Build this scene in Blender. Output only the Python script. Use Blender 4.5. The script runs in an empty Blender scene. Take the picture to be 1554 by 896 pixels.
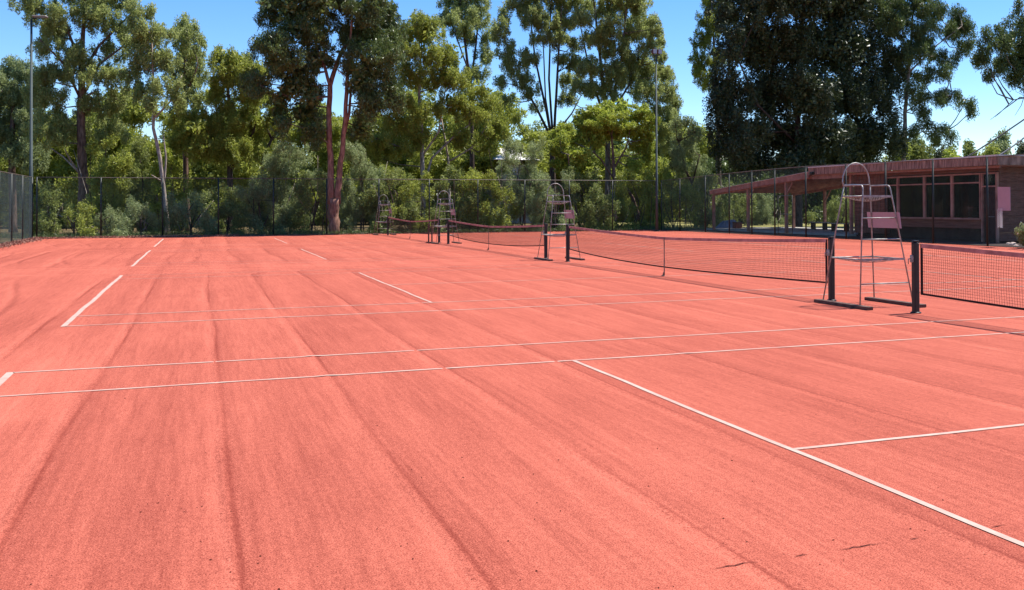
import bpy, math, random
import numpy as np
from math import sin, cos, pi, radians
from mathutils import Vector, Matrix

C = bpy.context.scene
COL = C.collection

# ------------------------------------------------------------------ camera
W, H = 1554.0, 896.0
F, YAW, PITCH, ROLL = 1503.541, .3601, .0112, -.0040
OX, OY = 91.4862, 152.0207
EYE = np.array([-10.097, -11.1845, 1.6342])
FW = np.array([sin(YAW)*cos(PITCH), cos(YAW)*cos(PITCH), sin(PITCH)])
R0 = np.array([cos(YAW), -sin(YAW), 0.0]); U0 = np.cross(R0, FW)
RT = R0*cos(ROLL)+U0*sin(ROLL); UP = -R0*sin(ROLL)+U0*cos(ROLL)
cam = bpy.data.cameras.new('camera'); co = bpy.data.objects.new('camera', cam); COL.objects.link(co)
cam.sensor_width = 36.0; cam.lens = 36.0*F/W
cam.shift_x = -OX/W; cam.shift_y = -OY/W
cam.clip_start = .05; cam.clip_end = 3000
m = Matrix((RT, UP, -FW)).transposed().to_4x4(); m.translation = Vector(EYE); co.matrix_world = m
C.camera = co

# ------------------------------------------------------------------ light
SUN = Vector((.543, .064, 1.07)).normalized()
EL = math.asin(SUN.z); AZ = math.atan2(SUN.x, SUN.y)
wd = bpy.data.worlds.new('World'); C.world = wd; wd.use_nodes = True
nt = wd.node_tree; bg = nt.nodes['Background']
sk = nt.nodes.new('ShaderNodeTexSky'); sk.sky_type = 'NISHITA'; sk.sun_disc = False
sk.sun_elevation = EL; sk.sun_rotation = AZ
sk.altitude = 900; sk.air_density = 1.0; sk.dust_density = 0.05; sk.ozone_density = 4.0
hs = nt.nodes.new('ShaderNodeHueSaturation'); hs.inputs['Saturation'].default_value = 1.27; hs.inputs['Hue'].default_value = .508
nt.links.new(sk.outputs[0], hs.inputs['Color']); nt.links.new(hs.outputs[0], bg.inputs[0]); bg.inputs[1].default_value = .098
sl = bpy.data.lights.new('sun', 'SUN'); sl.energy = 4.6; sl.angle = radians(.5); sl.color = (1, .95, .88)
so = bpy.data.objects.new('sun', sl); COL.objects.link(so)
so.rotation_euler = SUN.to_track_quat('Z', 'Y').to_euler(); so.location = (0, 0, 60)
C.view_settings.view_transform = 'Standard'; C.view_settings.look = 'None'
C.view_settings.exposure = 1.08; C.view_settings.gamma = 1
C.cycles.transparent_max_bounces = 16; C.cycles.max_bounces = 12; C.cycles.diffuse_bounces = 8; C.cycles.transmission_bounces = 12

# ------------------------------------------------------------------ helpers
def ray(px, py): return FW+RT*(px-W/2-OX)/F+UP*(H/2-OY-py)/F
def G(px, py, z=0):
    d = ray(px, py); return EYE+d*(z-EYE[2])/d[2]
def at(px, py, Y=None, X=None):
    d = ray(px, py)
    return EYE+d*((Y-EYE[1])/d[1] if Y is not None else (X-EYE[0])/d[0])
def depth(p): return float((np.array(p)-EYE) @ FW)

def V(*a): return Vector(a)
class MB:
    def __init__(s): s.v = []; s.f = []; s.sm = []
    def add(s, vs, fs, smooth=False):
        o = len(s.v); s.v += [tuple(v) for v in vs]
        for f in fs: s.f.append([i+o for i in f]); s.sm.append(smooth)
        return s
    def box(s, c, d, rz=0, bev=0):
        c = Vector(c); hx, hy, hz = d[0]/2, d[1]/2, d[2]/2
        if bev <= 0:
            p = [(x*hx, y*hy, z*hz) for z in (-1, 1) for y in (-1, 1) for x in (-1, 1)]
            fs = [(0, 2, 3, 1), (4, 5, 7, 6), (0, 1, 5, 4), (2, 6, 7, 3), (0, 4, 6, 2), (1, 3, 7, 5)]
        else:
            b = min(bev, hx*.9, hy*.9, hz*.9); p = []
            ring = lambda ax, ay, z: [(-ax+b, -ay, z), (ax-b, -ay, z), (ax, -ay+b, z), (ax, ay-b, z), (ax-b, ay, z), (-ax+b, ay, z), (-ax, ay-b, z), (-ax, -ay+b, z)]
            p = ring(hx-b*.6, hy-b*.6, -hz)+ring(hx, hy, -hz+b)+ring(hx, hy, hz-b)+ring(hx-b*.6, hy-b*.6, hz)
            fs = [tuple(range(7, -1, -1)), tuple(range(24, 32))]
            for k in range(3):
                for i in range(8):
                    j = (i+1) % 8; fs.append((k*8+i, k*8+j, k*8+8+j, k*8+8+i))
        R = Matrix.Rotation(rz, 3, 'Z')
        return s.add([c+R @ Vector(q) for q in p], fs)
    def bar(s, a, b, w, h):            # rectangular bar from a to b
        a, b = Vector(a), Vector(b); d = (b-a).normalized()
        up = Vector((0, 0, 1)) if abs(d.z) < .95 else Vector((0, 1, 0))
        x = d.cross(up).normalized()*w/2; y = x.cross(d).normalized()*h/2
        p = [a-x-y, a+x-y, a+x+y, a-x+y, b-x-y, b+x-y, b+x+y, b-x+y]
        return s.add(p, [(3, 2, 1, 0), (4, 5, 6, 7), (0, 1, 5, 4), (1, 2, 6, 5), (2, 3, 7, 6), (3, 0, 4, 7)])
    def tube(s, pts, r, n=6, cap=True):
        pts = [Vector(p) for p in pts]; N = len(pts)
        rr = r if isinstance(r, (list, tuple)) else [r]*N
        vs = []; prev = None
        for i, p in enumerate(pts):
            d = (pts[min(i+1, N-1)]-pts[max(i-1, 0)])
            d = d.normalized() if d.length > 1e-9 else Vector((0, 0, 1))
            if prev is None:
                x = d.orthogonal().normalized()
            else:
                x = prev-d*prev.dot(d); x = x.normalized() if x.length > 1e-6 else d.orthogonal().normalized()
            prev = x; y = d.cross(x)
            for k in range(n):
                a = 2*pi*k/n; vs.append(p+(x*cos(a)+y*sin(a))*rr[i])
        fs = []
        for i in range(N-1):
            for k in range(n):
                j = (k+1) % n; fs.append((i*n+k, i*n+j, (i+1)*n+j, (i+1)*n+k))
        if cap: fs += [tuple(range(n-1, -1, -1)), tuple(range((N-1)*n, N*n))]
        return s.add(vs, fs, True)
    def quad(s, a, b, c, d): return s.add([a, b, c, d], [(0, 1, 2, 3)])
    def build(s, name, mat, parent=None):
        me = bpy.data.meshes.new(name)
        o = bpy.data.objects.new(name, me); COL.objects.link(o)
        org = Vector((0, 0, 0)); par = parent
        if parent is not None:
            org = WL[parent.name]
        me.from_pydata([Vector(v)-org for v in s.v], [], s.f)
        me.polygons.foreach_set('use_smooth', s.sm); me.materials.append(mat); me.update()
        if parent is not None: o.parent = parent; WL[o.name] = org
        else: WL[o.name] = org
        return o
WL = {}                                            # world location of every object that parents others
def tag(o, label=None, cat=None, group=None, kind=None):
    if label: o['label'] = label
    if cat: o['category'] = cat
    if group: o['group'] = group
    if kind: o['kind'] = kind
    return o
def thing(name, loc, label, cat, group=None):
    o = bpy.data.objects.new(name, None); COL.objects.link(o); o.location = loc
    o.empty_display_size = .2; WL[o.name] = Vector(loc)
    return tag(o, label, cat, group)
def copy_thing(root, loc, label, rz=0):
    c = root.copy(); COL.objects.link(c); c.location = loc; c.rotation_euler = (0, 0, rz); c['label'] = label
    def rec(a, b):
        for ch in list(a.children):
            d = ch.copy(); COL.objects.link(d); d.parent = b; rec(ch, d)
    rec(root, c); return c
def share(proto, parent, loc=None, scale=None):
    d = proto.copy(); COL.objects.link(d); d.parent = parent
    if loc is not None: d.location = loc
    if scale is not None: d.scale = scale
    return d

# ------------------------------------------------------------------ materials
def mat(name, col, rough=.7, spec=.3, metal=0, var=.0, vscale=4., bump=0, bscale=60., col2=None, stretch=None):
    mt = bpy.data.materials.new(name); mt.use_nodes = True
    t = mt.node_tree; b = t.nodes['Principled BSDF']
    b.inputs['Base Color'].default_value = (*col, 1); b.inputs['Roughness'].default_value = rough
    b.inputs['Specular IOR Level'].default_value = spec; b.inputs['Metallic'].default_value = metal
    tc = t.nodes.new('ShaderNodeTexCoord'); src = tc.outputs['Object']
    if stretch:
        mp = t.nodes.new('ShaderNodeMapping'); mp.inputs['Scale'].default_value = stretch
        t.links.new(src, mp.inputs[0]); src = mp.outputs[0]
    if var or col2:
        n = t.nodes.new('ShaderNodeTexNoise'); n.inputs['Scale'].default_value = vscale; n.inputs['Detail'].default_value = 5
        t.links.new(src, n.inputs[0])
        r = t.nodes.new('ShaderNodeValToRGB'); r.color_ramp.elements[0].position = .3; r.color_ramp.elements[1].position = .7
        c2 = col2 or tuple(min(1, x*(1+var)) for x in col); c1 = tuple(x*(1-var) for x in col)
        r.color_ramp.elements[0].color = (*c1, 1); r.color_ramp.elements[1].color = (*c2, 1)
        t.links.new(n.outputs[0], r.inputs[0]); t.links.new(r.outputs[0], b.inputs['Base Color'])
    if bump:
        n = t.nodes.new('ShaderNodeTexNoise'); n.inputs['Scale'].default_value = bscale; n.inputs['Detail'].default_value = 4
        t.links.new(src, n.inputs[0]); bp = t.nodes.new('ShaderNodeBump')
        bp.inputs['Strength'].default_value = bump; bp.inputs['Distance'].default_value = .02
        t.links.new(n.outputs[0], bp.inputs['Height']); t.links.new(bp.outputs[0], b.inputs['Normal'])
    return mt

def leaf_mat(name, c_lo, c_hi, rough=.5, spec=.35, trans=.35):
    mt = bpy.data.materials.new(name); mt.use_nodes = True
    t = mt.node_tree; b = t.nodes['Principled BSDF']; out = t.nodes['Material Output']
    geo = t.nodes.new('ShaderNodeNewGeometry'); tc = t.nodes.new('ShaderNodeTexCoord')
    n = t.nodes.new('ShaderNodeTexNoise'); n.inputs['Scale'].default_value = .55; n.inputs['Detail'].default_value = 3
    t.links.new(tc.outputs['Object'], n.inputs[0])
    mx = t.nodes.new('ShaderNodeMath'); mx.operation = 'MULTIPLY_ADD'; mx.inputs[1].default_value = .5
    t.links.new(geo.outputs['Random Per Island'], mx.inputs[0])
    m2 = t.nodes.new('ShaderNodeMath'); m2.operation = 'MULTIPLY'; m2.inputs[1].default_value = .55
    t.links.new(n.outputs[0], m2.inputs[0]); t.links.new(m2.outputs[0], mx.inputs[2])
    r = t.nodes.new('ShaderNodeValToRGB'); r.color_ramp.elements[0].position = .15; r.color_ramp.elements[1].position = .85
    r.color_ramp.elements[0].color = (*c_lo, 1); r.color_ramp.elements[1].color = (*c_hi, 1)
    t.links.new(mx.outputs[0], r.inputs[0]); t.links.new(r.outputs[0], b.inputs['Base Color'])
    b.inputs['Roughness'].default_value = rough; b.inputs['Specular IOR Level'].default_value = spec
    tr = t.nodes.new('ShaderNodeBsdfTranslucent'); t.links.new(r.outputs[0], tr.inputs[0])
    ms = t.nodes.new('ShaderNodeMixShader'); ms.inputs[0].default_value = trans
    t.links.new(b.outputs[0], ms.inputs[1]); t.links.new(tr.outputs[0], ms.inputs[2]); t.links.new(ms.outputs[0], out.inputs[0])
    return mt

CLAY = (.385, .096, .064)
def clay_material(name='court_clay'):
    mt = bpy.data.materials.new(name); mt.use_nodes = True
    t = mt.node_tree; L = t.links.new; b = t.nodes['Principled BSDF']
    b.inputs['Roughness'].default_value = .95; b.inputs['Specular IOR Level'].default_value = .1
    tc = t.nodes.new('ShaderNodeTexCoord')
    def noise(scale, sc, detail=3, rough=.55, rot=0):
        mp = t.nodes.new('ShaderNodeMapping'); mp.inputs['Scale'].default_value = sc; mp.inputs['Rotation'].default_value[2] = rot
        L(tc.outputs['Object'], mp.inputs[0])
        n = t.nodes.new('ShaderNodeTexNoise'); n.inputs['Scale'].default_value = scale
        n.inputs['Detail'].default_value = detail; n.inputs['Roughness'].default_value = rough
        L(mp.outputs[0], n.inputs[0]); return n.outputs[0]
    def mul(a, ka, kb):                # maps noise .3..7 onto a multiplier
        r = t.nodes.new('ShaderNodeMapRange'); r.inputs[1].default_value = .3; r.inputs[2].default_value = .7
        r.inputs[3].default_value = ka; r.inputs[4].default_value = kb; L(a, r.inputs[0]); return r.outputs[0]
    def times(a, bb):
        n = t.nodes.new('ShaderNodeMath'); n.operation = 'MULTIPLY'; L(a, n.inputs[0]); L(bb, n.inputs[1]); return n.outputs[0]
    band = mul(noise(1., (1.5, .07, 1), 5, .6), .87, 1.10)         # wide drag bands along the nets
    comb = mul(noise(1., (21., 1.0, 1), 4, .75), .84, 1.14)      # fine comb marks of the drag mat
    patch = mul(noise(.33, (1, 1, 1), 6, .65), .91, 1.08)
    grain = mul(noise(125., (1, 1, 1), 3, .85), .18, 1.82)
    band = times(band, mul(noise(1., (5.5, .14, 1), 5, .75), .91, 1.08))
    clod = mul(noise(13., (1, .7, 1), 6, .85), .90, 1.09)
    grain = times(times(grain, clod), mul(noise(34., (1, .6, 1), 4, .85), .76, 1.24))
    spk = noise(38., (1, 1, 1), 2, .6)
    sp = t.nodes.new('ShaderNodeMapRange'); sp.inputs[1].default_value = .70; sp.inputs[2].default_value = .78
    sp.inputs[3].default_value = 1; sp.inputs[4].default_value = .62; L(spk, sp.inputs[0])
    at_ = t.nodes.new('ShaderNodeAttribute'); at_.attribute_name = 'grit_shade'  # clay tone plus ridge shade painted into the colour
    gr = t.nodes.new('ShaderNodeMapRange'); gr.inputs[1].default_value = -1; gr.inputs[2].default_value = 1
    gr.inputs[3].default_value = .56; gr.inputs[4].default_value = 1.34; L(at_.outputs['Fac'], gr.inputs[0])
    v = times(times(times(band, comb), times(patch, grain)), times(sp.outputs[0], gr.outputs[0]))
    # darker clay is also a little more saturated
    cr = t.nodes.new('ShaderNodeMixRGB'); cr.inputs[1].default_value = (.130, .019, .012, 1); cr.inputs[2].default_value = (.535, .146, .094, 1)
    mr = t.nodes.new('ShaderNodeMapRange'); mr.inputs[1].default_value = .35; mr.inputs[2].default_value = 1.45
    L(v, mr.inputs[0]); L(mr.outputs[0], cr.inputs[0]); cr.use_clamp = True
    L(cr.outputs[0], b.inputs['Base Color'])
    bn = noise(75., (1, 1, 1), 5, .8); bp = t.nodes.new('ShaderNodeBump'); bp.inputs['Strength'].default_value = .6
    bp.inputs['Distance'].default_value = .008; L(bn, bp.inputs['Height']); L(bp.outputs[0], b.inputs['Normal'])
    return mt
def line_material(name, dust, seedoff):
    mt = bpy.data.materials.new(name); mt.use_nodes = True
    t = mt.node_tree; L = t.links.new; b = t.nodes['Principled BSDF']; b.inputs['Roughness'].default_value = .8
    tc = t.nodes.new('ShaderNodeTexCoord')
    mp = t.nodes.new('ShaderNodeMapping'); mp.inputs['Location'].default_value = (seedoff, seedoff*.7, 0); L(tc.outputs['Object'], mp.inputs[0])
    n = t.nodes.new('ShaderNodeTexNoise'); n.inputs['Scale'].default_value = 3.2; n.inputs['Detail'].default_value = 7; n.inputs['Roughness'].default_value = .72
    L(mp.outputs[0], n.inputs[0])
    r = t.nodes.new('ShaderNodeMapRange'); r.inputs[1].default_value = .3; r.inputs[2].default_value = .7
    r.inputs[3].default_value = max(0, dust-.3); r.inputs[4].default_value = min(1, dust+.36); L(n.outputs[0], r.inputs[0])
    c = t.nodes.new('ShaderNodeMixRGB'); c.inputs[1].default_value = (.42, .335, .27, 1); c.inputs[2].default_value = (*CLAY, 1)
    L(r.outputs[0], c.inputs[0]); L(c.outputs[0], b.inputs['Base Color'])
    return mt

M = {}
M['clay'] = clay_material()
M['floor'] = mat('bush_floor', (.085, .055, .03), .95, .1, var=.5, vscale=.8, bump=.6, bscale=9, col2=(.16, .12, .05))
M['grass'] = mat('dry_grass', (.20, .19, .06), .95, .1, var=.4, vscale=.25, col2=(.30, .27, .10))
M['fence'] = mat('fence_green', (.012, .018, .014), .55, .4)
M['wire'] = mat('wire_green', (.075, .105, .088), .5, .4)
M['railmetal'] = mat('rail_weathered', (.10, .085, .07), .5, .4, var=.4, vscale=3)
M['pole'] = mat('pole_galvanised', (.042, .060, .060), .65, .25, metal=.0, var=.15, vscale=2)
M['lamp'] = mat('floodlight_case', (.20, .175, .145), .5, .4)
M['lens'] = mat('floodlight_glass', (.30, .33, .36), .15, .6)
M['black'] = mat('post_black', (.012, .010, .010), .45, .4, var=.3, vscale=12)
M['cord'] = mat('net_cord', (.020, .011, .010), .8, .2)
M['tape'] = mat('net_tape', (.36, .155, .135), .85, .2, var=.25, vscale=5, col2=(.52, .25, .21))
M['strap'] = mat('net_strap', (.16, .13, .10), .7, .2, var=.3, vscale=20)
M['steel'] = mat('chair_steel', (.27, .265, .245), .45, .45, metal=.25, var=.4, vscale=14, col2=(.37, .355, .32))
M['timber'] = mat('skid_timber', (.085, .05, .035), .85, .2, var=.4, vscale=9, bump=.4, bscale=50, col2=(.17, .10, .08), stretch=(8, 1, 8))
M['pink'] = mat('sign_pink', (.39, .265, .275), .6, .3, var=.06, vscale=3)
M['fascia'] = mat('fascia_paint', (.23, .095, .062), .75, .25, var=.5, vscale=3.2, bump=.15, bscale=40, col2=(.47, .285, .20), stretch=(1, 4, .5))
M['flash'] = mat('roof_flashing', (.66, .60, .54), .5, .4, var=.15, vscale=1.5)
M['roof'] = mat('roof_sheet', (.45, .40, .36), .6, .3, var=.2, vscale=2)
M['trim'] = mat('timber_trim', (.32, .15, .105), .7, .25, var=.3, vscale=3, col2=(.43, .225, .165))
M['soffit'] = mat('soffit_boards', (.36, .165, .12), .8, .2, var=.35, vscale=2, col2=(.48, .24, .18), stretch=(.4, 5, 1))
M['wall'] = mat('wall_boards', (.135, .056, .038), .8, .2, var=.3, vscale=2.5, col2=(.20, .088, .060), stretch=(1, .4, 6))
M['plinth'] = mat('plinth', (.04, .025, .02), .9, .2, var=.4, vscale=3)
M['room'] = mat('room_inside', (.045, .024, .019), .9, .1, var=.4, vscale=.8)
M['paper'] = mat('paper', (.55, .50, .47), .8, .1)
M['slab'] = mat('slab_concrete', (.34, .32, .28), .9, .2, var=.2, vscale=1.5)
M['tarp'] = mat('tarp_blue_grey', (.12, .16, .21), .6, .3, var=.3, vscale=3)
M['boxred'] = mat('box_dark_red', (.16, .045, .03), .7, .2)
M['white'] = mat('white_paint', (.70, .68, .64), .6, .3, var=.1, vscale=3)
M['cable'] = mat('cable', (.03, .03, .035), .6, .3)
M['litter'] = mat('leaf_litter', (.20, .085, .055), .9, .1, var=.5, vscale=6, col2=(.42, .22, .16))
M['speck'] = mat('grit_leaf', (.10, .022, .015), .9, .1, var=.5, vscale=6)
M['stone'] = mat('stone', (.36, .28, .24), .9, .2, var=.3, vscale=6, bump=.5, bscale=20)
M['flower'] = mat('flower_cream', (.75, .68, .58), .7, .2)
def glass():
    mt = bpy.data.materials.new('window_glass'); mt.use_nodes = True
    t = mt.node_tree; L = t.links.new; t.nodes.remove(t.nodes['Principled BSDF']); out = t.nodes['Material Output']
    a = t.nodes.new('ShaderNodeBsdfTransparent'); a.inputs[0].default_value = (.45, .40, .38, 1)
    g = t.nodes.new('ShaderNodeBsdfGlossy'); g.inputs['Roughness'].default_value = .04; g.inputs[0].default_value = (1, 1, 1, 1)
    f = t.nodes.new('ShaderNodeFresnel'); f.inputs[0].default_value = 1.22
    ms = t.nodes.new('ShaderNodeMixShader'); L(f.outputs[0], ms.inputs[0]); L(a.outputs[0], ms.inputs[1]); L(g.outputs[0], ms.inputs[2]); L(ms.outputs[0], out.inputs[0])
    return mt
M['glass'] = glass()
bark = lambda n, c, c2: mat(n, c, .9, .15, var=.45, vscale=3.5, bump=.6, bscale=14, col2=c2, stretch=(3, 3, .7))
M['bark_red'] = bark('bark_pink_brown', (.19, .092, .060), (.37, .205, .145))
M['bark_brown'] = bark('bark_brown', (.10, .058, .042), (.22, .14, .105))
M['bark_pale'] = bark('bark_pale', (.26, .20, .155), (.46, .39, .33))
M['bark_dark'] = bark('bark_dark', (.05, .035, .028), (.12, .085, .065))
M['bark_grey'] = bark('bark_grey', (.12, .10, .075), (.25, .21, .16))
LF = {
 'gum': leaf_mat('leaf_gum', (.122, .162, .036), (.38, .43, .130), trans=.48),
 'gum_light': leaf_mat('leaf_gum_light', (.150, .190, .048), (.43, .475, .165), trans=.55),
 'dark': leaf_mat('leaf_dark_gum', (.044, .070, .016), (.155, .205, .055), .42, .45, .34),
 'bright': leaf_mat('leaf_bright', (.158, .202, .026), (.39, .42, .08), trans=.5),
 'lime': leaf_mat('leaf_lime', (.18, .24, .022), (.42, .47, .075), trans=.48),
 'grey': leaf_mat('leaf_grey_green', (.150, .190, .075), (.35, .41, .175), trans=.45),
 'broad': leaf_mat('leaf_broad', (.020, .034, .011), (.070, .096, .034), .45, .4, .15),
 'deep': leaf_mat('leaf_deep', (.110, .146, .036), (.31, .35, .092), trans=.45),
 'blue': leaf_mat('leaf_far', (.060, .075, .030), (.120, .135, .060)),
}

# ------------------------------------------------------------------ ground
rs = np.random.RandomState(7)
def ysm(y, seed, amp, wl):
    r = np.random.RandomState(seed); a = np.zeros_like(y)
    for k in range(4):
        a += amp*(.6**k)*np.sin(2*pi*y/(wl/(1.7**k))+r.uniform(0, 7))
    return a
XS = [-17.6, -16.4, -15.3, -14.2, -13.1, -12.15, -11.02, -9.95, -8.95, -7.78, -6.6, -5.12, -3.95, -2.75, -1.6, -.6, .7, 1.8, 2.9, 4.1, 5.2, 6.3, 7.4, 8.5, 9.6, 10.7, 11.8, 12.9, 14.0, 15.1, 16.2, 17.2]
RID = []
for i, x in enumerate(XS):
    if x < -12.3: RID.append((x, -30, 6 + 2*sin(i), 100+i, .05, .45))
    else: RID.append((x, -30, 15.3+.5*sin(i*2.3), 100+i, .017, 1))
    xb = x+rs.uniform(-.3, .3)
    RID.append((xb, 19.2, 31.0+.5*sin(i*1.3), 300+i, .06, .6)); RID.append((xb+.2, 32.6, 46.4, 500+i, .06, .5))
def height(X, Y):
    """court relief: ridges left by the drag mat.  X, Y arrays of one shape -> z, grit"""
    z = np.zeros_like(X); g = np.zeros_like(X)
    for (x0, ya, yb, sd, amp, hh) in RID:
        xr = x0+ysm(Y, sd, amp, 15.0)
        hook = np.clip((Y-(yb-1.1))/1.1, 0, 1.2)**2*.55
        xr = xr+hook
        mod = (np.clip((Y-ya)/.8, 0, 1)*np.clip((yb-Y)/.5, 0, 1))*hh*(.72+.28*np.sin(Y*.9+sd))
        d = X-xr
        far = yb > 18 or x0 < -12.3
        if far: d = d*.42                        # broader, softer ridges where the sheet is coarser
        z += mod*(0 if x0 < -12.3 else .0022 if far else .007)*(np.exp(-(d/.028)**2)-.35*np.exp(-((d-.06)/.03)**2))
        g += mod*(.5*np.exp(-((d+.05)/.05)**2)-.95*np.exp(-((d-.035)/.022)**2)-.30*np.exp(-((d-.14)/.10)**2))  # light edge, dark line and soft shadow beside each ridge, painted as colour
    for j, (y0, hh) in enumerate([(15.95, .8), (16.7, .6), (17.35, .9), (18.1, .6), (18.8, .8), (31.4, .7), (32.2, .7), (46.9, .6)]):
        yr = y0+ysm(X, 900+j, .07, 11.0); mod = hh*(.7+.3*np.sin(X*.7+j))*np.clip((X+17.5)/2, 0, 1)
        d = Y-yr
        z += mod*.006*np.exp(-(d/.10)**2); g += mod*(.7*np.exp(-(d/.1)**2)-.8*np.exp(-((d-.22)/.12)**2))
    # curved drag tracks left of the baselines
    for j, (a, b, c) in enumerate([(-13.0, 5.0, .16), (-14.6, 7.0, .20), (-16.2, 9.0, .24), (-13.6, 20., .2), (-14.8, 21., .25), (-16., 22., .3), (-13.2, 33., .2), (-14.6, 34., .25), (-16., 35., .3)]):
        xr = a-.10*(Y-b)+c*np.sin((Y-b)*.45+j)+.25*np.clip((Y-b-6)/4, 0, 3)**2*.5
        mod = np.clip((Y-b)/1., 0, 1)*np.clip((b+9.5-Y)/1.5, 0, 1)*np.clip((-12.2-X)/.3, 0, 1)
        d = X-xr
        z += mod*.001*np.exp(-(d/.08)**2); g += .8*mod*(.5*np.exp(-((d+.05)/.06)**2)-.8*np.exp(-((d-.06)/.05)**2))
    # a strip brushed smooth behind the near baseline and the smoother lane between the courts
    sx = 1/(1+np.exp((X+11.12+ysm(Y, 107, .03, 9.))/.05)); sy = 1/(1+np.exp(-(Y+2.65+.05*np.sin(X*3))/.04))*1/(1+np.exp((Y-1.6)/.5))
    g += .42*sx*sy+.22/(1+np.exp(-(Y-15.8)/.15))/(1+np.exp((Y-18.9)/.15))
    return z, np.clip(g, -1, 1)

def grid_sheet(name, xs, ys, mt, z0=0., relief=True):
    X, Y = np.meshgrid(xs, ys); nx, ny = len(xs), len(ys)
    Z, g = height(X, Y) if relief else (np.zeros_like(X), np.zeros_like(X))
    co = np.stack([X, Y, Z+z0], -1).reshape(-1, 3)
    i = np.arange(nx*ny).reshape(ny, nx)
    q = np.stack([i[:-1, :-1], i[:-1, 1:], i[1:, 1:], i[1:, :-1]], -1).reshape(-1, 4)
    me = mesh_np(name, co, q, mt, True)
    at_ = me.attributes.new('grit_shade', 'FLOAT', 'POINT'); at_.data.foreach_set('value', g.reshape(-1).astype(np.float32))
    o = bpy.data.objects.new(name, me); COL.objects.link(o); return o
def mesh_np(name, co, q, mt, smooth=False):
    me = bpy.data.meshes.new(name); k = q.shape[1]
    me.vertices.add(len(co)); me.vertices.foreach_set('co', co.astype(np.float32).ravel())
    me.loops.add(q.size); me.loops.foreach_set('vertex_index', q.astype(np.int32).ravel())
    me.polygons.add(len(q)); me.polygons.foreach_set('loop_start', np.arange(0, q.size, k, dtype=np.int32))
    me.polygons.foreach_set('use_smooth', np.full(len(q), smooth)); me.materials.append(mt); me.update(calc_edges=True)
    return me
ys = np.concatenate([np.arange(-14, 4, .24), np.arange(4, 20, .28), np.arange(20, 48.41, .4)])
fine = [np.arange(x-.13, x+.30, .017) for x in XS if x > -12.3 and x < 9]
xs = np.unique(np.round(np.concatenate([np.arange(-18.6, -12.2, .05), np.arange(-12.2, 18.71, .085)]+fine), 3))
xs = xs[np.concatenate([[True], np.diff(xs) > .009])]
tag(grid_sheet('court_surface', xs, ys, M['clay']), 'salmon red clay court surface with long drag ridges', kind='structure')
b = MB(); b.quad((-1500, -1500, -.03), (1500, -1500, -.03), (1500, 1500, -.03), (-1500, 1500, -.03))
tag(b.build('ground', M['floor']), kind='structure')
b = MB(); b.quad((23, 48, -.015), (60, 40, -.015), (120, 160, -.015), (26, 160, -.015))
tag(b.build('grass_field', M['grass']), kind='structure')

# court lines, following the relief
LM = [line_material('line_clean', .26, 3.1), line_material('line_dusty', .36, 9.7), line_material('line_faint', .70, 17.3)]
def court_line(a, bb, w, mi):
    a = np.array(a, float); bb = np.array(bb, float); d = (bb-a); Ln = np.linalg.norm(d); d /= Ln; n = np.array([-d[1], d[0]])
    k = max(2, int(Ln/.12)); t = np.linspace(0, Ln, k+1); wob = ysm(t, int(abs(a[0]*31+a[1]*17))+5, .006, 5.)
    offs = np.array([-1, -.33, .33, 1])*w/2
    P = a[None, None]+d[None, None]*t[:, None, None]+n[None, None]*(offs[None, :, None]+wob[:, None, None])
    X, Y = P[..., 0], P[..., 1]; Z, _ = height(X, Y); Z = np.maximum(Z, 0)+.0045
    co = np.stack([X, Y, Z], -1).reshape(-1, 3); i = np.arange((k+1)*4).reshape(k+1, 4)
    q = np.stack([i[:-1, :-1], i[:-1, 1:], i[1:, 1:], i[1:, :-1]], -1).reshape(-1, 4)[:, ::-1]
    o = bpy.data.objects.new('court_line', mesh_np('court_line', co, q, LM[mi], True)); COL.objects.link(o)
    tag(o, kind='structure')
CY = [-10.97, 4.069, 18.962, 33.63]; D = 10.97; S = 1.372; BL = 11.885; SV = 6.40
for ci, y in enumerate(CY):
    dd = [(1, 1), (1, 2), (2, 2), (2, 2)][ci]
    for s in (-1, 1):
        court_line((s*(BL-.035), y-.02), (s*(BL-.035), y+D+.02), .074, 0)
        court_line((s*SV, y+S+.03), (s*SV, y+D-S-.03), .046, 0)
    for k, yy in enumerate((y+.025, y+S, y+D-S, y+D-.025)):
        md = dd[0] if k < 2 else dd[1]
        if ci == 0: md = 1
        court_line((-BL+.06, yy), (BL-.06, yy), .050, md)
    court_line((-SV+.03, y+D/2), (SV-.03, y+D/2), .046, 0 if ci == 0 else (1 if ci == 1 else 2))
# dark open seam where a buried line slot runs across the near court
sm = MB(); r_ = random.Random(4)
for (xa, xb) in ((-7.95, -7.70), (-7.51, -7.43), (-7.27, -7.02), (-6.36, -6.25), (-6.85, -6.80), (-8.75, -8.70), (-9.4, -9.37)):
    n = max(3, int((xb-xa)/.03)); up = []; lo = []
    for i in range(n+1):
        x = xa+(xb-xa)*i/n; w = .0032*sin(pi*i/n)+.0015*r_.random(); y = -7.22+.006*r_.uniform(-1, 1)
        zz = float(height(np.array([[x]]), np.array([[y]]))[0][0, 0])+.004
        up.append((x, y+w, zz)); lo.append((x, y-w, zz))
    for i in range(n): sm.quad(lo[i], lo[i+1], up[i+1], up[i])
tag(sm.build('surface_crack', M['speck']), kind='structure')
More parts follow.
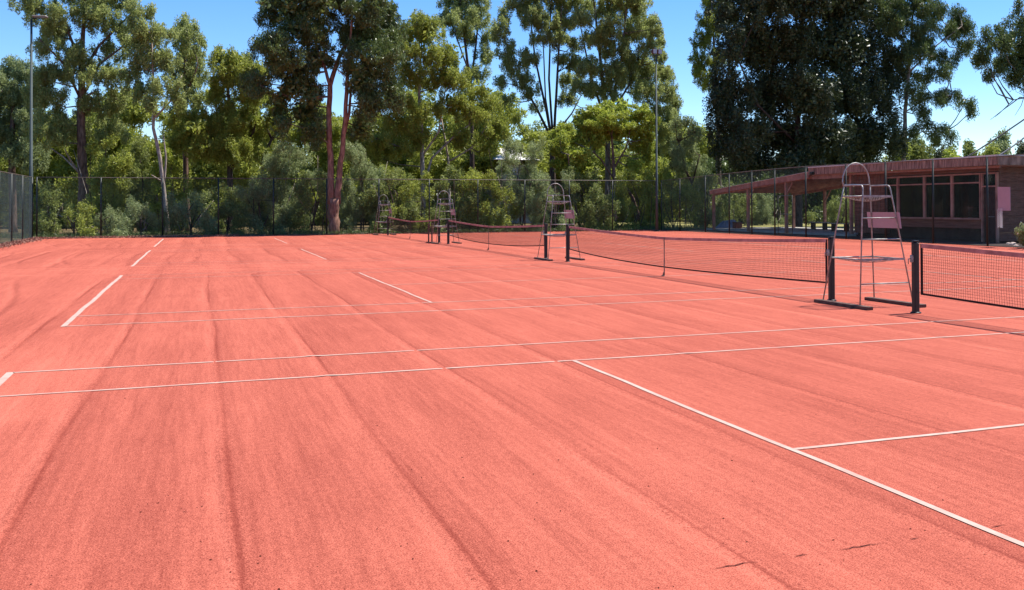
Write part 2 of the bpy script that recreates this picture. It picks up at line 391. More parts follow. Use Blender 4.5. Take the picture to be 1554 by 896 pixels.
# scattered dark crumbs, leaf bits and dent marks on the near court
r_ = random.Random(11); sp = MB()
for i in range(190):
    px = r_.uniform(-20, 1574); py = r_.uniform(440, 896)
    if i > 172: px = r_.gauss(245, 45); py = r_.gauss(772, 9)  # clustered dark bits stand in for the shade of small dents
    p = G(px, py); L_ = r_.uniform(.003, .009); a = r_.uniform(0, 6.3); z = float(height(np.array([[p[0]]]), np.array([[p[1]]]))[0][0, 0])
    u = np.array([cos(a), sin(a), 0]); v = np.array([-sin(a), cos(a), 0])
    c = np.array([p[0], p[1], z+.002]); e = L_*r_.uniform(.3, .7)
    sp.add([c-u*L_, c-v*e, c+u*L_, c+v*e, c+np.array([0, 0, e*.9])], [(0, 1, 4), (1, 2, 4), (2, 3, 4), (3, 0, 4)])
tag(sp.build('court_debris_dents', M['speck']), 'dark crumbs, leaf bits and painted dent marks scattered over the red court', kind='stuff')

# ------------------------------------------------------------------ nets and posts
NP = [(0, .975), (1, 3.095), (1, 16.03), (2, 17.99), (2, 30.9), (3, 32.66), (3, 45.57)]
PL = ['black net post nearest the camera, right of the closest umpire chair',
      'black net post on the left of the closest umpire chair',
      'black net post right of the second umpire chair, under its pink board',
      'black net post left of the second umpire chair',
      'black net post right of the third umpire chair',
      'black net post standing behind the third umpire chair',
      'black net post in front of the farthest umpire chair']
def post_proto(y, label):
    t = thing('net_post', (0, y, 0), label, 'net post', 'black net posts between the courts')
    b = MB(); b.box((0, y, .535), (.095, .095, 1.07), bev=.018); b.build('shaft', M['black'], t)
    b = MB(); b.box((0, y, 1.083), (.088, .088, .024), bev=.008); b.tube([(-.055, y, 1.06), (.055, y, 1.06)], .02, 8); b.build('pulley_cap', M['black'], t)
    b = MB(); b.box((-.066, y, .82), (.035, .06, .11), bev=.008); b.tube([(-.085, y, .82), (-.13, y, .82), (-.13, y, .74)], .008, 6); b.build('winder', M['steel'], t)
    b = MB(); b.tube([(0, y, .002), (0, y, .02)], [.085, .075], 10); b.build('ground_sleeve', M['black'], t)
    return t
pp = None
for (ci, y), lb in zip(NP, PL):
    if pp is None: pp = post_proto(y, lb)
    else: copy_thing(pp, (0, y, 0), lb)
NETS = [(-11.94, .975, 'near red court net at the right edge, closest to the camera'),
        (3.095, 16.03, 'long net in the middle distance between first and second umpire chairs'),
        (17.99, 30.9, 'third net back, between second and third umpire chairs'),
        (32.66, 45.57, 'farthest and smallest looking net, ending at the farthest umpire chair')]
for k, (ya, yb, lb) in enumerate(NETS):
    t = thing('tennis_net', (0, (ya+yb)/2, 0), lb, 'tennis net', 'tennis nets across the courts')
    a, bb = ya+.14, yb-.14; ym = (ya+yb)/2; hw = (bb-a)/2
    top = lambda y: .905+.145*(abs(y-ym)/hw)**1.35
    if k == 2: bot = lambda y: .24+.16*(abs(y-ym)/hw)**2
    elif k == 3: bot = lambda y: .30+.10*(abs(y-ym)/hw)**2
    else: bot = lambda y: .21+.09*(abs(y-ym)/hw)**1.6+(.08 if k == 1 else 0)*max(0, (y-ym)/hw)**3
    xo = lambda y, v: .018*sin(y*1.7+k)*v*(1-v)*4
    nv = int((bb-a)/.045); nh = 17; rad = (.0021, .0021, .0024, .0026)[k]; b = MB()
    for i in range(nv+1):
        y = a+(bb-a)*i/nv; zt, zb = top(y)-.05, bot(y)+.012
        b.tube([(xo(y, v), y, zb+(zt-zb)*v) for v in (0, .33, .66, 1)], rad, 3, False)
    for j in range(1, nh):
        v = j/nh; b.tube([(xo(y, v), y, bot(y)+.012+(top(y)-.05-bot(y)-.012)*v) for y in np.linspace(a, bb, 40)], rad, 3, False)
    tag(b.build('net_mesh', M['cord'], t), kind='stuff')
    b = MB(); ysn = np.linspace(a, bb, 48)
    for i in range(len(ysn)-1):
        y0, y1 = ysn[i], ysn[i+1]
        for x in (-.009, .009): b.quad((x, y0, top(y0)-.062), (x, y1, top(y1)-.062), (x, y1, top(y1)), (x, y0, top(y0)))
        b.quad((-.009, y0, top(y0)), (-.009, y1, top(y1)), (.009, y1, top(y1)), (.009, y0, top(y0)))
    b.build('head_tape', M['tape'], t)
    b = MB()
    for i in range(len(ysn)-1):
        y0, y1 = ysn[i], ysn[i+1]; b.bar((0, y0, bot(y0)), (0, y1, bot(y1)), .008, .030)
    b.build('bottom_band', M['cord'], t)
    for y in (a, bb):
        b = MB(); b.bar((0, y, bot(y)-.015), (0, y, top(y)-.01), .012, .045); b.build('side_band', M['cord'], t)
        ye = ya+.03 if y == a else yb-.03
        b = MB(); b.tube([(0, y, top(y)-.02), (0, (y+ye)/2, top(y)-.005), (0, ye, 1.065)], .005, 5); b.build('tension_cable', M['strap'], t)
        b = MB(); b.tube([(0, y, bot(y)), (0, ye, bot(y)+.03)], .004, 4); b.build('tie_cord', M['cord'], t)
    b = MB(); b.bar((-.016, ym, top(ym)-.005), (-.016, ym, .02), .006, .045); b.bar((-.02, ym, .10), (-.05, ym, .012), .012, .03)
    b.box((-.05, ym, .012), (.07, .06, .016), bev=.005); b.build('centre_strap', M['strap'], t)

# ------------------------------------------------------------------ umpire chairs
def rounded(pts, r=.05, n=4):
    out = [Vector(pts[0])]
    for i in range(1, len(pts)-1):
        p = Vector(pts[i]); a = (Vector(pts[i-1])-p); c = (Vector(pts[i+1])-p)
        ra = min(r, a.length*.45, c.length*.45); a = p+a.normalized()*ra; c = p+c.normalized()*ra
        for k in range(n+1):
            u = k/n; out.append(a*(1-u)**2+p*2*u*(1-u)+c*u*u)
    out.append(Vector(pts[-1])); return out
def chair(cx, cy, label):
    t = thing('umpire_chair', (cx, cy, 0), label, 'umpire chair', 'tall steel umpire chairs beside the nets')
    P = lambda x, y, z: Vector((cx+x, cy+y, z))
    zt = 1.95; tx, ty = .26, .25; fx, fy = .51, .49
    def leg(sx, sy, z):                    # point on a leg at height z
        u = (z-.07)/(zt-.07); return P(sx*(fx+(tx-fx)*u), sy*(fy+(ty-fy)*u), z)
    for sx in (-1, 1):
        b = MB(); b.box(P(sx*fx, -.03, .027), (.12, 1.42, .052), bev=.006); b.build('skid', M['timber'], t)
    r = .0115
    for sx in (-1, 1):                       # front leg, arm and back leg
        b = MB(); b.tube(rounded([leg(sx, -1, .062), leg(sx, -1, zt), leg(sx, 1, zt)], .07), r, 8); b.build('front_leg', M['steel'], t)
        b = MB(); b.tube(rounded([leg(sx, 1, .062), leg(sx, 1, 1.55), leg(sx, 1, zt-.01)], .1), r, 8); b.build('back_leg', M['steel'], t)
    b = MB(); pts = [leg(-1, 1, zt-.02)]
    for k in range(13):
        a = pi-pi*k/12; pts.append(P(tx*cos(a)*1.02, ty+.03, zt+.07+.31*sin(a)))
    pts.append(leg(1, 1, zt-.02)); b.tube(pts, r, 8); b.build('back_hoop', M['steel'], t)
    b = MB(); b.tube([P(-tx, ty+.02, zt+.02), P(tx, ty+.02, zt+.02)], .009, 6); b.build('back_rail', M['steel'], t)
    for z in (.38, 1.08, 1.42):
        b = MB(); b.tube([leg(-1, -1, z), leg(1, -1, z)], .011, 8); b.build('rung', M['steel'], t)
    def deck(z, sag, name, sagname, inset=1.):
        q = [leg(-1, -1, z), leg(1, -1, z), leg(1, 1, z), leg(-1, 1, z)]
        b = MB(); b.tube(q+[q[0]], .013, 6)
        b.bar(q[0], q[1], .02, .035); b.build(name, M['steel'], t)
        b = MB(); n = 9
        def sp(u, v):
            p = (q[0]*(1-u)+q[1]*u)*(1-v)+(q[3]*(1-u)+q[2]*u)*v; p = p.copy(); p.z -= sag*4*(u*(1-u))**.7*(4*v*(1-v))**.6*.55; return p
        for i in range(-n, n+1):            # diagonal wires both ways
            for s in (0, 1):
                ln = []
                for k in range(13):
                    u = k/12; v = u+i/n if s == 0 else 1-u+i/n
                    if 0 <= v <= 1: ln.append(sp(u, v))
                if len(ln) > 1: b.tube(ln, .0024, 3, False)
        tag(b.build(sagname, M['steel'], t), kind='stuff')
    deck(1.77, .10, 'seat_frame', 'seat_mesh'); deck(.76, .08, 'footrest_frame', 'footrest_mesh')
    b = MB(); lz, hz = 1.25, 1.51
    a0, a1, c0, c1 = leg(1, 1, lz), leg(1, -1, lz), leg(1, 1, hz), leg(1, -1, hz)
    o = Vector((.02, 0, 0)); th = Vector((.008, 0, 0)); e = Vector((0, .10, 0))
    q = [a0+o+e, a1+o-e*.5, c1+o-e*.8, c0+o+e*1.3]
    b.add([p-th for p in q]+[p+th for p in q], [(0, 1, 2, 3), (7, 6, 5, 4), (0, 4, 5, 1), (1, 5, 6, 2), (2, 6, 7, 3), (3, 7, 4, 0)])
    tag(b.build('side_board', M['pink'], t), 'blank pink board on the side of the chair')
    return t
c1_ = chair(.13, 2.30, 'closest steel umpire chair with a large pink side board, at the right')
copy_thing(c1_, (.16, 17.25, 0), 'second steel umpire chair, between the long middle net and the third net')
copy_thing(c1_, (.10, 31.9, 0), 'third steel umpire chair, by the low twin post stand')
copy_thing(c1_, (-.05, 46.5, 0), 'farthest and smallest looking umpire chair, close to the far fence')
p1, p2 = G(650.5, 369), G(655.5, 369.3)
t = thing('twin_post_stand', tuple((p1+p2)/2), 'low dark stand of two short posts left of the third umpire chair', 'stand')
for p in (p1, p2):
    b = MB(); b.box((p[0], p[1], .45), (.06, .06, .9), bev=.01); b.build('post', M['timber'], t)
b = MB(); b.bar((p1[0], p1[1], .72), (p2[0], p2[1], .72), .03, .05); b.build('crossbar', M['timber'], t)
b = MB(); b.bar((p1[0]-.1, p1[1], .03), (p2[0]+.1, p2[1], .03), .09, .05); b.build('foot', M['timber'], t)

# ------------------------------------------------------------------ fences
def wire_panel(w, h, name='wire_panel'):
    b = MB(); s = .06; n = int(w/s); k = int(h/s); hs = s/2
    for i in range(n+1):
        pts = []
        for j in range(k*2+1):
            x = i*s+(hs if (j+i*0) % 2 else 0); y = .004*(1 if j % 2 else -1)
            pts.append((min(x, w), y, .03+j*hs if j*hs < h else h))
        b.tube(pts, .0030, 3, False)
    return b
WP = None
def fence(name, pts, hts, label, skip=()):
    """pts: posts along a line; first child panels share one mesh, stretched to each bay"""
    global WP
    t = thing(name, (pts[0][0], pts[0][1], 0), label, 'fence')
    for (x, y), h in zip(pts, hts):
        b = MB(); b.tube([(x, y, -.05), (x, y, h)], .040, 8); b.tube([(x, y, h), (x, y, h+.03)], [.03, .012], 8); b.build('fence_post', M['fence'], t)
    b = MB(); b.tube([(x, y, h+.0) for (x, y), h in zip(pts, hts)], .019, 6); b.build('top_rail', M['railmetal'], t)
    b = MB(); b.tube([(x, y, .06) for (x, y) in pts], .006, 4); b.build('bottom_wire', M['fence'], t)
    for i in range(len(pts)-1):
        (x0, y0), (x1, y1) = pts[i], pts[i+1]; L_ = math.hypot(x1-x0, y1-y0); h = (hts[i]+hts[i+1])/2
        if WP is None:
            me_b = wire_panel(3.0, 3.3)
            WP = me_b.build('wire_panel', M['wire'])
            d = WP
        else:
            d = WP.copy(); COL.objects.link(d)
        d.parent = t; d.location = (x0-pts[0][0], y0-pts[0][1], 0)
        d.rotation_euler = (0, 0, math.atan2(y1-y0, x1-x0)); d.scale = (L_/3.0, 1, (h-.02)/3.3)
        d['kind'] = 'stuff'
    return t
FX = [-18.2, -15.1, -12.0, -9.08, -6.1, -3.1, -.05, 3.0, 6.05, 9.1, 12.1, 15.1, 18.25]
fence('chain_link_fence', [(x, 48.3) for x in FX], [3.28]*13, 'long dark chain link fence across the far end in front of the trees')
RY = [48.3, 45.6, 42.2, 39.3, 36.8, 34.45, 31.56, 28.23, 25.33, 22.27, 19.23, 16.2, 13.1, 10.0]
RH = [3.29, 3.34, 3.42, 3.48, 3.53, 3.56, 3.58, 3.56, 3.53, 3.5, 3.47, 3.48, 3.48, 3.48]
fence('chain_link_fence', [(18.62, y) for y in RY], RH, 'chain link fence on the right side in front of the brown clubhouse')
LY = [48.3, 45.2, 42.1, 39.0, 35.9, 32.8, 29.7]
lf_ = fence('chain_link_fence', [(-18.42, y) for y in LY], [3.28]*7, 'short stretch of green chain link fence at the left edge, beside the tall pole')
pm = WP.data.copy(); pm.materials.clear(); pm.materials.append(mat('wire_sunlit', (.12, .155, .135), .55, .4))  # paler wire copy for the left fence, sunlight put into its colour
for ch in lf_.children:
    if ch.name.startswith('wire_panel'): ch.data = pm
# gate rails in the right fence
t = thing('fence_gate', (18.7, 33.6, 0), 'narrow pipe gate set in the fence in front of the verandah', 'gate')
for y in (32.95, 34.3):
    b = MB(); b.tube([(18.72, y, .05), (18.72, y, 2.15)], .02, 8); b.build('stile', M['fence'], t)
for z in (.15, 1.15, 2.12):
    b = MB(); b.tube([(18.72, 32.95, z), (18.72, 34.3, z)], .02, 8); b.build('rail', M['pole'], t)

# ------------------------------------------------------------------ floodlight poles
def pole(x, y, h, label, r0, r1, kind):
    t = thing('floodlight_pole', (x, y, 0), label, 'light pole')
    b = MB(); b.tube([(x, y, 0), (x, y, h*.33), (x, y, h*.331), (x, y, h)], [r0, r0*.92, r0*.8, r1], 14); b.build('shaft', M['pole'], t)
    b = MB(); b.tube([(x, y, 0), (x, y, .03)], .2, 12); b.build('base_plate', M['pole'], t)
    b = MB(); b.tube([(x, y, h*.2), (x, y, h*.2+.04)], r0*1.06, 12); b.build('joint_collar', M['pole'], t)
    if kind == 0:
        b = MB(); b.tube([(x, y, h), (x+.25, y-.05, h+.10), (x+.5, y-.1, h+.10)], .035, 8); b.build('bracket', M['pole'], t)
        b = MB(); b.box((x+.42, y-.08, h+.16), (.74, .36, .11), rz=-.15, bev=.04); hd = b.build('lamp_head', M['lamp'], t)
        b = MB(); b.box((x+.44, y-.085, h+.099), (.54, .28, .012), rz=-.15); b.build('lamp_glass', M['lens'], hd)
    else:
        b = MB(); b.tube([(x-.35, y, h), (x+.3, y, h)], .03, 8); b.build('bracket', M['pole'], t)
        for dx in (-.2, .16):
            b = MB(); b.box((x+dx, y-.1, h+.22), (.26, .30, .28), rz=.1, bev=.05); hd = b.build('lamp_head', M['timber'], t)
            b = MB(); b.box((x+dx, y-.275, h+.2), (.24, .012, .26), rz=.1); b.build('lamp_glass', M['lens'], hd)
p = G(47, 362.3); h = at(42, 28, Y=p[1])[2]
pole(p[0], p[1], h-.05, 'tall grey floodlight pole at the left corner of the fence', .10, .055, 0)
p = G(997, 351.6); h = at(992, 84, Y=p[1])[2]
pole(p[0], p[1], h, 'tall thin floodlight pole at the far right corner of the courts', .085, .045, 1)

# ------------------------------------------------------------------ clubhouse
t = thing('clubhouse', (21.5, 26.5, 0), 'low brown clubhouse with flat roof, big windows and a sloping verandah roof', 'building')
BX, Y0, Y1, XB = 21.5, 21.65, 31.5, 29.0
b = MB()   # front wall pieces
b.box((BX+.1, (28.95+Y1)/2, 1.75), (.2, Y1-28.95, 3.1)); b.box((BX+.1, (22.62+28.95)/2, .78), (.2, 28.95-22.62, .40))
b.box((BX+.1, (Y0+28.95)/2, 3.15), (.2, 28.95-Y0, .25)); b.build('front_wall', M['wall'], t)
for i in range(9):      # wall battens left of the windows
    y = 29.1+i*.28
    b = MB(); b.box((BX-.012, y, 1.75), (.02, .035, 3.05)); b.build('batten', M['wall'], t)
b = MB(); b.box((BX+.33, (22.62+Y1)/2, .29), (.2, Y1-22.62, .58)); b.build('plinth', M['plinth'], t)
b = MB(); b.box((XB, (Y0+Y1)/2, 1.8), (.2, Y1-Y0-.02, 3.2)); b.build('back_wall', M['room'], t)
for i in range(9):      # end wall weatherboards
    b = MB(); z = .25+i*.36; xx = BX+.05
    b.add([(xx, Y0-.03, z-.18), (33, Y0-.03, z-.18), (33, Y0, z+.175), (xx, Y0, z+.175), (xx, Y0+.02, z-.18), (33, Y0+.02, z-.18), (33, Y0+.02, z+.175), (xx, Y0+.02, z+.175)],
          [(0, 1, 2, 3), (4, 7, 6, 5), (0, 4, 5, 1), (3, 2, 6, 7), (0, 3, 7, 4), (1, 5, 6, 2)]); b.build('weatherboard', M['wall'], t)
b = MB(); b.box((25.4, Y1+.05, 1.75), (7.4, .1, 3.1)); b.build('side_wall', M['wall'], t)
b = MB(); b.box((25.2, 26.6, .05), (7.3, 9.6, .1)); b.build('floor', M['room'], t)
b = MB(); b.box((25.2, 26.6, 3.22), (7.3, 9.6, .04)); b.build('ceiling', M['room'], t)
# windows
MY = [28.95, 28.02, 26.16, 24.35, 22.60]
for i in range(4):
    ya, yb = MY[i+1], MY[i]; yc = (ya+yb)/2
    fr = MB()
    fr.box((BX-.02, ya+.035, 1.97), (.11, .07, 1.98)); fr.box((BX-.02, yb-.036, 1.97), (.11, .07, 1.98))
    fr.box((BX-.03, yc, 2.955), (.10, yb-ya-.004, .07)); fr.box((BX-.025, yc, 2.575), (.10, yb-ya-.15, .06)); fr.box((BX-.02, yc, 1.01), (.105, yb-ya-.15, .06))
    w = fr.build('window', M['trim'], t)
    b = MB(); b.box((BX-.06, yc, .985), (.14, yb-ya+.0, .035)); b.build('sill', M['trim'], w)
    b = MB(); b.box((BX+.01, yc, 1.8), (.008, yb-ya-.15, 1.48)); b.build('pane', M['glass'], w)
    b = MB(); b.box((BX+.01, yc, 2.76), (.008, yb-ya-.15, .30)); b.build('transom_pane', M['glass'], w)
b = MB(); b.box((BX+.12, 22.95, 2.72), (.006, .34, .36)); b.build('paper_notice', M['paper'], t)
b = MB(); b.box((BX+.8, 23.2, 1.25), (.5, 1.1, .05)); b.build('table', M['paper'], t)
b = MB(); b.box((BX+1.8, 25.1, 1.25), (.3, .3, .5)); b.build('paper_box', M['paper'], t)
for y in (26.5, 27.3, 24.2): 
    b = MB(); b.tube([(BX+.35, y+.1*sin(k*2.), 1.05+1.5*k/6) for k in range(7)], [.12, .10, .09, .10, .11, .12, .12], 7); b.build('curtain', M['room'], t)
# door
fr = MB(); fr.box((BX-.02, Y0+.04, 1.5), (.12, .08, 2.98)); fr.box((BX-.02, 22.52, 1.5), (.12, .08, 2.98)); fr.box((BX-.022, 22.09, 2.955), (.11, .78, .07)); fr.box((BX-.022, 22.09, 2.4), (.11, .78, .06))
d = fr.build('door_frame', M['trim'], t)
b = MB(); b.box((BX+.03, 22.09, 1.19), (.04, .76, 2.34)); b.build('door_leaf', M['plinth'], d)
b = MB(); b.tube([(BX-.02, 21.85, 1.1), (BX-.06, 21.85, 1.1), (BX-.06, 22.25, 1.1)], .012, 6); b.build('door_handle', M['steel'], d)
b = MB(); b.box((BX+.01, 22.09, 2.68), (.008, .76, .46)); b.build('transom_pane', M['glass'], d)
# main roof
zr = 3.66; xf = 20.75; yr0, yr1 = 20.9, 34.45
b = MB(); b.box(((xf+32)/2, (yr0+yr1)/2, zr-.06), (32-xf-.1, yr1-yr0-.1, .08)); b.build('roof', M['roof'], t)
b = MB(); b.box(((xf+32)/2+.05, (yr0+yr1)/2, zr-.42), (32-xf-.2, yr1-yr0-.12, .03)); b.build('soffit', M['soffit'], t)
n = 6
for i in range(n):
    L_ = (yr1-yr0)/n; y = yr0+(i+.5)*L_
    b = MB(); b.box((xf, y, zr-.21), (.035, L_-.012, .37)); b.build('fascia_board', M['fascia'], t)
for i in range(3):
    b = MB(); b.box((xf+.02+(i+.5)*3.6, yr0, zr-.21), (3.588, .035, .37)); b.build('fascia_board', M['fascia'], t)
b = MB(); b.bar((xf-.03, yr0-.03, zr+.0), (xf-.03, yr1, zr+.0), .07, .05); b.bar((xf, yr0-.03, zr), (32, yr0-.03, zr), .07, .05); b.build('roof_flashing', M['flash'], t)
b = MB(); b.bar((xf+.25, yr0+.1, zr-.47), (xf+.25, yr1-.1, zr-.47), .06, .07); b.build('eaves_beam', M['trim'], t)
b = MB(); b.box((xf-.1, 34.0, zr-.33), (.2, .22, .14), bev=.02); b.tube([(xf, 34.0, zr-.28), (xf+.03, 34.0, zr-.2)], .02, 6); b.build('security_light', M['black'], t)
b = MB(); b.tube([(21.55, Y0+.12, 0.05), (21.55, Y0+.12, 3.2)], .045, 10); b.build('downpipe', M['plinth'], t)
# verandah
zv = lambda y: 3.36-(y-34.45)*.0745
ye = 45.55; xw = 28.0
b = MB(); vs = []
for z_ in (0, .03):
    for (x, y) in ((xf+.02, 34.4), (xw, 34.4), (xw, ye), (xf+.02, ye)): vs.append((x, y, zv(y)+z_))
b.add(vs, [(0, 3, 2, 1), (4, 5, 6, 7), (0, 1, 5, 4), (1, 2, 6, 5), (2, 3, 7, 6), (3, 0, 4, 7)]); b.build('verandah_roof', M['soffit'], t)
b = MB()
b.add([(xf-.02, 34.45, zv(34.45)-.27), (xf-.02, ye, zv(ye)-.20), (xf-.02, ye, zv(ye)+.05), (xf-.02, 34.45, zv(34.45)+.05), (xf+.015, 34.45, zv(34.45)-.27), (xf+.015, ye, zv(ye)-.20), (xf+.015, ye, zv(ye)+.05), (xf+.015, 34.45, zv(34.45)+.05)],
      [(0, 3, 2, 1), (4, 5, 6, 7), (0, 1, 5, 4), (1, 2, 6, 5), (2, 3, 7, 6), (3, 0, 4, 7)]); b.build('verandah_fascia', M['trim'], t)
b = MB(); b.bar((xf-.04, 34.45, zv(34.45)+.065), (xf-.04, ye, zv(ye)+.065), .05, .02); b.build('verandah_flashing', M['flash'], t)
for i in range(9):
    y = 35.1+i*1.25
    b = MB(); b.bar((xf+.05, y, zv(y)-.08), (xw, y, zv(y)-.08), .05, .13); b.build('rafter', M['trim'], t)
for x in (21.0, 26.9):
    b = MB(); b.bar((x, 31.7, zv(34.45)-.19 if x < 0 else 3.1), (x, 34.45, 3.1), .08, .16); b.bar((x, 34.45, zv(34.45)-.2), (x, ye-.05, zv(ye)-.2), .08, .16); b.build('beam', M['trim'], t)
PV = [(20.95, 45.38), (20.95, 41.1), (20.95, 36.95), (26.9, 41.8), (21.42, 31.62), (26.9, 45.3), (26.9, 36.5)]
for i, (x, y) in enumerate(PV):
    zt = (zv(y)-.28) if y > 34.45 else 3.2
    b = MB(); b.box((x, y, zt/2+.05), (.15, .15, zt-.1+.1)); v = b.build('verandah_post', M['trim'], t)
    if i in (1, 2, 3):
        b = MB(); b.bar((x, y-.05, zt-.65), (x, y-.65, zt+.03), .05, .07); b.build('brace', M['trim'], v)
b = MB(); b.box((24.6, 39.2, .06), (7.0, 15.4, .13)); tag(b.build('verandah_floor', M['slab']), 'pale concrete verandah floor', kind='structure')
b = MB(); b.box((20.1, 28.0, .0), (2.7, 40, .03)); tag(b.build('earth_strip', M['plinth']), kind='structure')
# things by the clubhouse
q = [at(1514, 284, X=18.56), at(1533, 284, X=18.56), at(1533.5, 320, X=18.56), at(1515, 320, X=18.56)]
b = MB(); o = Vector((-.012, 0, 0)); qq = [Vector(p) for p in q]
b.add([p+o for p in qq]+[p-o for p in qq], [(0, 1, 2, 3), (7, 6, 5, 4), (0, 4, 5, 1), (1, 5, 6, 2), (2, 6, 7, 3), (3, 7, 4, 0)])
tag(b.build('sign', M['pink']), 'blank pink upright sign hung on the fence near the clubhouse door', 'sign')
b = MB(); y0_, y1_ = at(1513, 320, X=18.5)[1], at(1523, 320, X=18.5)[1]; z0_, z1_ = at(1513, 346, X=18.5)[2], at(1513, 316, X=18.5)[2]
for i in range(-9, 10):
    for s in (0, 1):
        pts = []
        for k in range(11):
            u = k/10; v = u*.45+i/9 if s == 0 else (1-u)*.45+i/9
            if 0 <= v <= 1: pts.append((18.5+.04*sin(u*5), y0_+(y1_-y0_)*u, z0_+(z1_-z0_)*v))
        if len(pts) > 1: b.tube(pts, .006, 4, False)
tag(b.build('wire_glints', M['white']), 'white wires added for the sunlit glints on the fence below the pink sign', 'netting')  # added white wires imitate sunlit highlights on the chain link
c = at(1105, 350, X=23.0)
b = MB(); cx, cy = c[0], c[1]
b.add([(cx-.7, cy-.5, .13), (cx+.7, cy-.5, .13), (cx+.7, cy+.5, .13), (cx-.7, cy+.5, .13), (cx-.35, cy-.2, .62), (cx+.4, cy-.15, .70), (cx+.35, cy+.2, .66), (cx-.3, cy+.25, .58)],
      [(0, 3, 2, 1), (4, 5, 6, 7), (0, 1, 5, 4), (1, 2, 6, 5), (2, 3, 7, 6), (3, 0, 4, 7)])
tag(b.build('tarpaulin_heap', M['tarp']), 'blue grey covered heap on the verandah floor beside a post', 'tarpaulin')
c = at(1119, 350, X=22.9)
t2 = thing('storage_box', (c[0], c[1], .125), 'small dark red box on the verandah floor next to the covered heap', 'box')
b = MB(); b.box((c[0], c[1], .32), (.5, .42, .38), bev=.02); b.build('body', M['boxred'], t2)
b = MB(); b.box((c[0], c[1], .53), (.54, .46, .035), bev=.012); b.build('lid', M['black'], t2)
for j, (px, X_) in enumerate(((1275, 24.2), (1243, 25.4))):
    c = at(px, 350, X=X_); t2 = thing('bench', (c[0], c[1], .125), ['pale bench under the verandah nearest the clubhouse wall', 'pale bench under the verandah behind the braced post'][j], 'bench', 'benches under the verandah')
    b = MB(); b.box((c[0], c[1], .57), (.4, 1.6, .05)); b.build('seat', M['slab'], t2)
    for dy in (-.6, .6):
        b = MB(); b.box((c[0], c[1]+dy, .335), (.32, .07, .42)); b.build('leg', M['plinth'], t2)
for i, (a_, b_, lb) in enumerate((((22.3, 31.0, 3.75), (34, 16.0, 8.6), 'upper black overhead cable rising from the clubhouse roof to the right'),
                                  ((23.8, 29.8, 3.72), (35, 17.5, 6.9), 'lower black overhead cable rising from the clubhouse roof to the right'))):
    pa = at(1474, 233, X=26.) if i == 0 else at(1520, 232, X=26.); pb = at(1554, 178, X=29.) if i == 0 else at(1554, 206, X=29.)
    d = pb-pa; pe = pa+d*2.2; pa = pa-d*.35
    b = MB(); b.tube([tuple(pa+(pe-pa)*k/12-np.array([0, 0, .12*sin(pi*k/12)])) for k in range(13)], .04, 5)
    o = b.build('overhead_cable', M['cable']); tag(o, lb, 'cable', 'overhead cables')
    b = MB()
    for u in (.22, .42): 
        p = pa+(pe-pa)*u; b.tube([tuple(p), tuple(p-np.array([0, 0, .45]))], .008, 4)
    if i == 0: b.build('hanger', M['cable'], o)
# pale roofs of houses beyond the trees
def far_house(px0, px1, py0, py1, Y, label):
    a = at(px0, py0, Y=Y); c = at(px1, py1, Y=Y); zt = a[2]; w = c[0]-a[0]
    tt = thing('distant_house', (a[0]+w/2, Y+4, 0), label, 'house')
    b = MB(); b.box((a[0]+w/2, Y+4.2, zt/2-.5), (w*.95, 7, zt-1)); b.build('wall', M['slab'], tt)
    b = MB(); b.add([(a[0]-.3, Y, c[2]), (c[0]+.3, Y, c[2]), (c[0]+.3, Y+8.4, c[2]), (a[0]-.3, Y+8.4, c[2]), (a[0]+1, Y+4.2, zt+.8), (c[0]-1, Y+4.2, zt+.8)], [(0, 1, 5, 4), (2, 3, 4, 5), (1, 2, 5), (3, 0, 4), (3, 2, 1, 0)]); b.build('roof', M['white'], tt)
    for k in range(3):
        b = MB(); b.box((a[0]+w*(k+.5)/3, Y+.68, c[2]-1.3), (w*.18, .06, 1.1)); b.build('window', M['lens'], tt)
far_house(757, 815, 234, 243, 78, 'pale roofed house glimpsed in the gap behind the trees right of the centre gum')

# ------------------------------------------------------------------ trees
HF = np.array([sin(YAW), cos(YAW), 0.]); HR = np.array([cos(YAW), -sin(YAW), 0.]); ZU = np.array([0, 0, 1.])
def leaf_mesh(name, cen, L_, Wd, droop, rng, mt):
    n = len(cen)
    d = rng.normal(size=(n, 3)); d[:, 2] -= droop; d /= np.linalg.norm(d, axis=1)[:, None]
    s = np.cross(d, rng.normal(size=(n, 3))); s /= np.linalg.norm(s, axis=1)[:, None]
    l = L_*rng.uniform(.65, 1.3, size=(n, 1)); w = Wd*rng.uniform(.7, 1.3, size=(n, 1))
    up = np.cross(s, d)*w*.18
    if L_ < .3 and name == 'crown' or name == 'far_woodland':        # slim leaves: one triangle each
        v = np.stack([cen-d*l*.5+s*w*.5, cen+d*l*.5+up, cen-d*l*.5-s*w*.5], 1).reshape(-1, 3)
        q = np.arange(3*n).reshape(n, 3)
    else:
        v = np.stack([cen-d*l*.5, cen-d*l*.08+s*w*.5+up, cen+d*l*.5, cen-d*l*.08-s*w*.5+up], 1).reshape(-1, 3)
        q = np.arange(4*n).reshape(n, 4)
    return mesh_np(name, v, q, mt)
NLEAF = 0
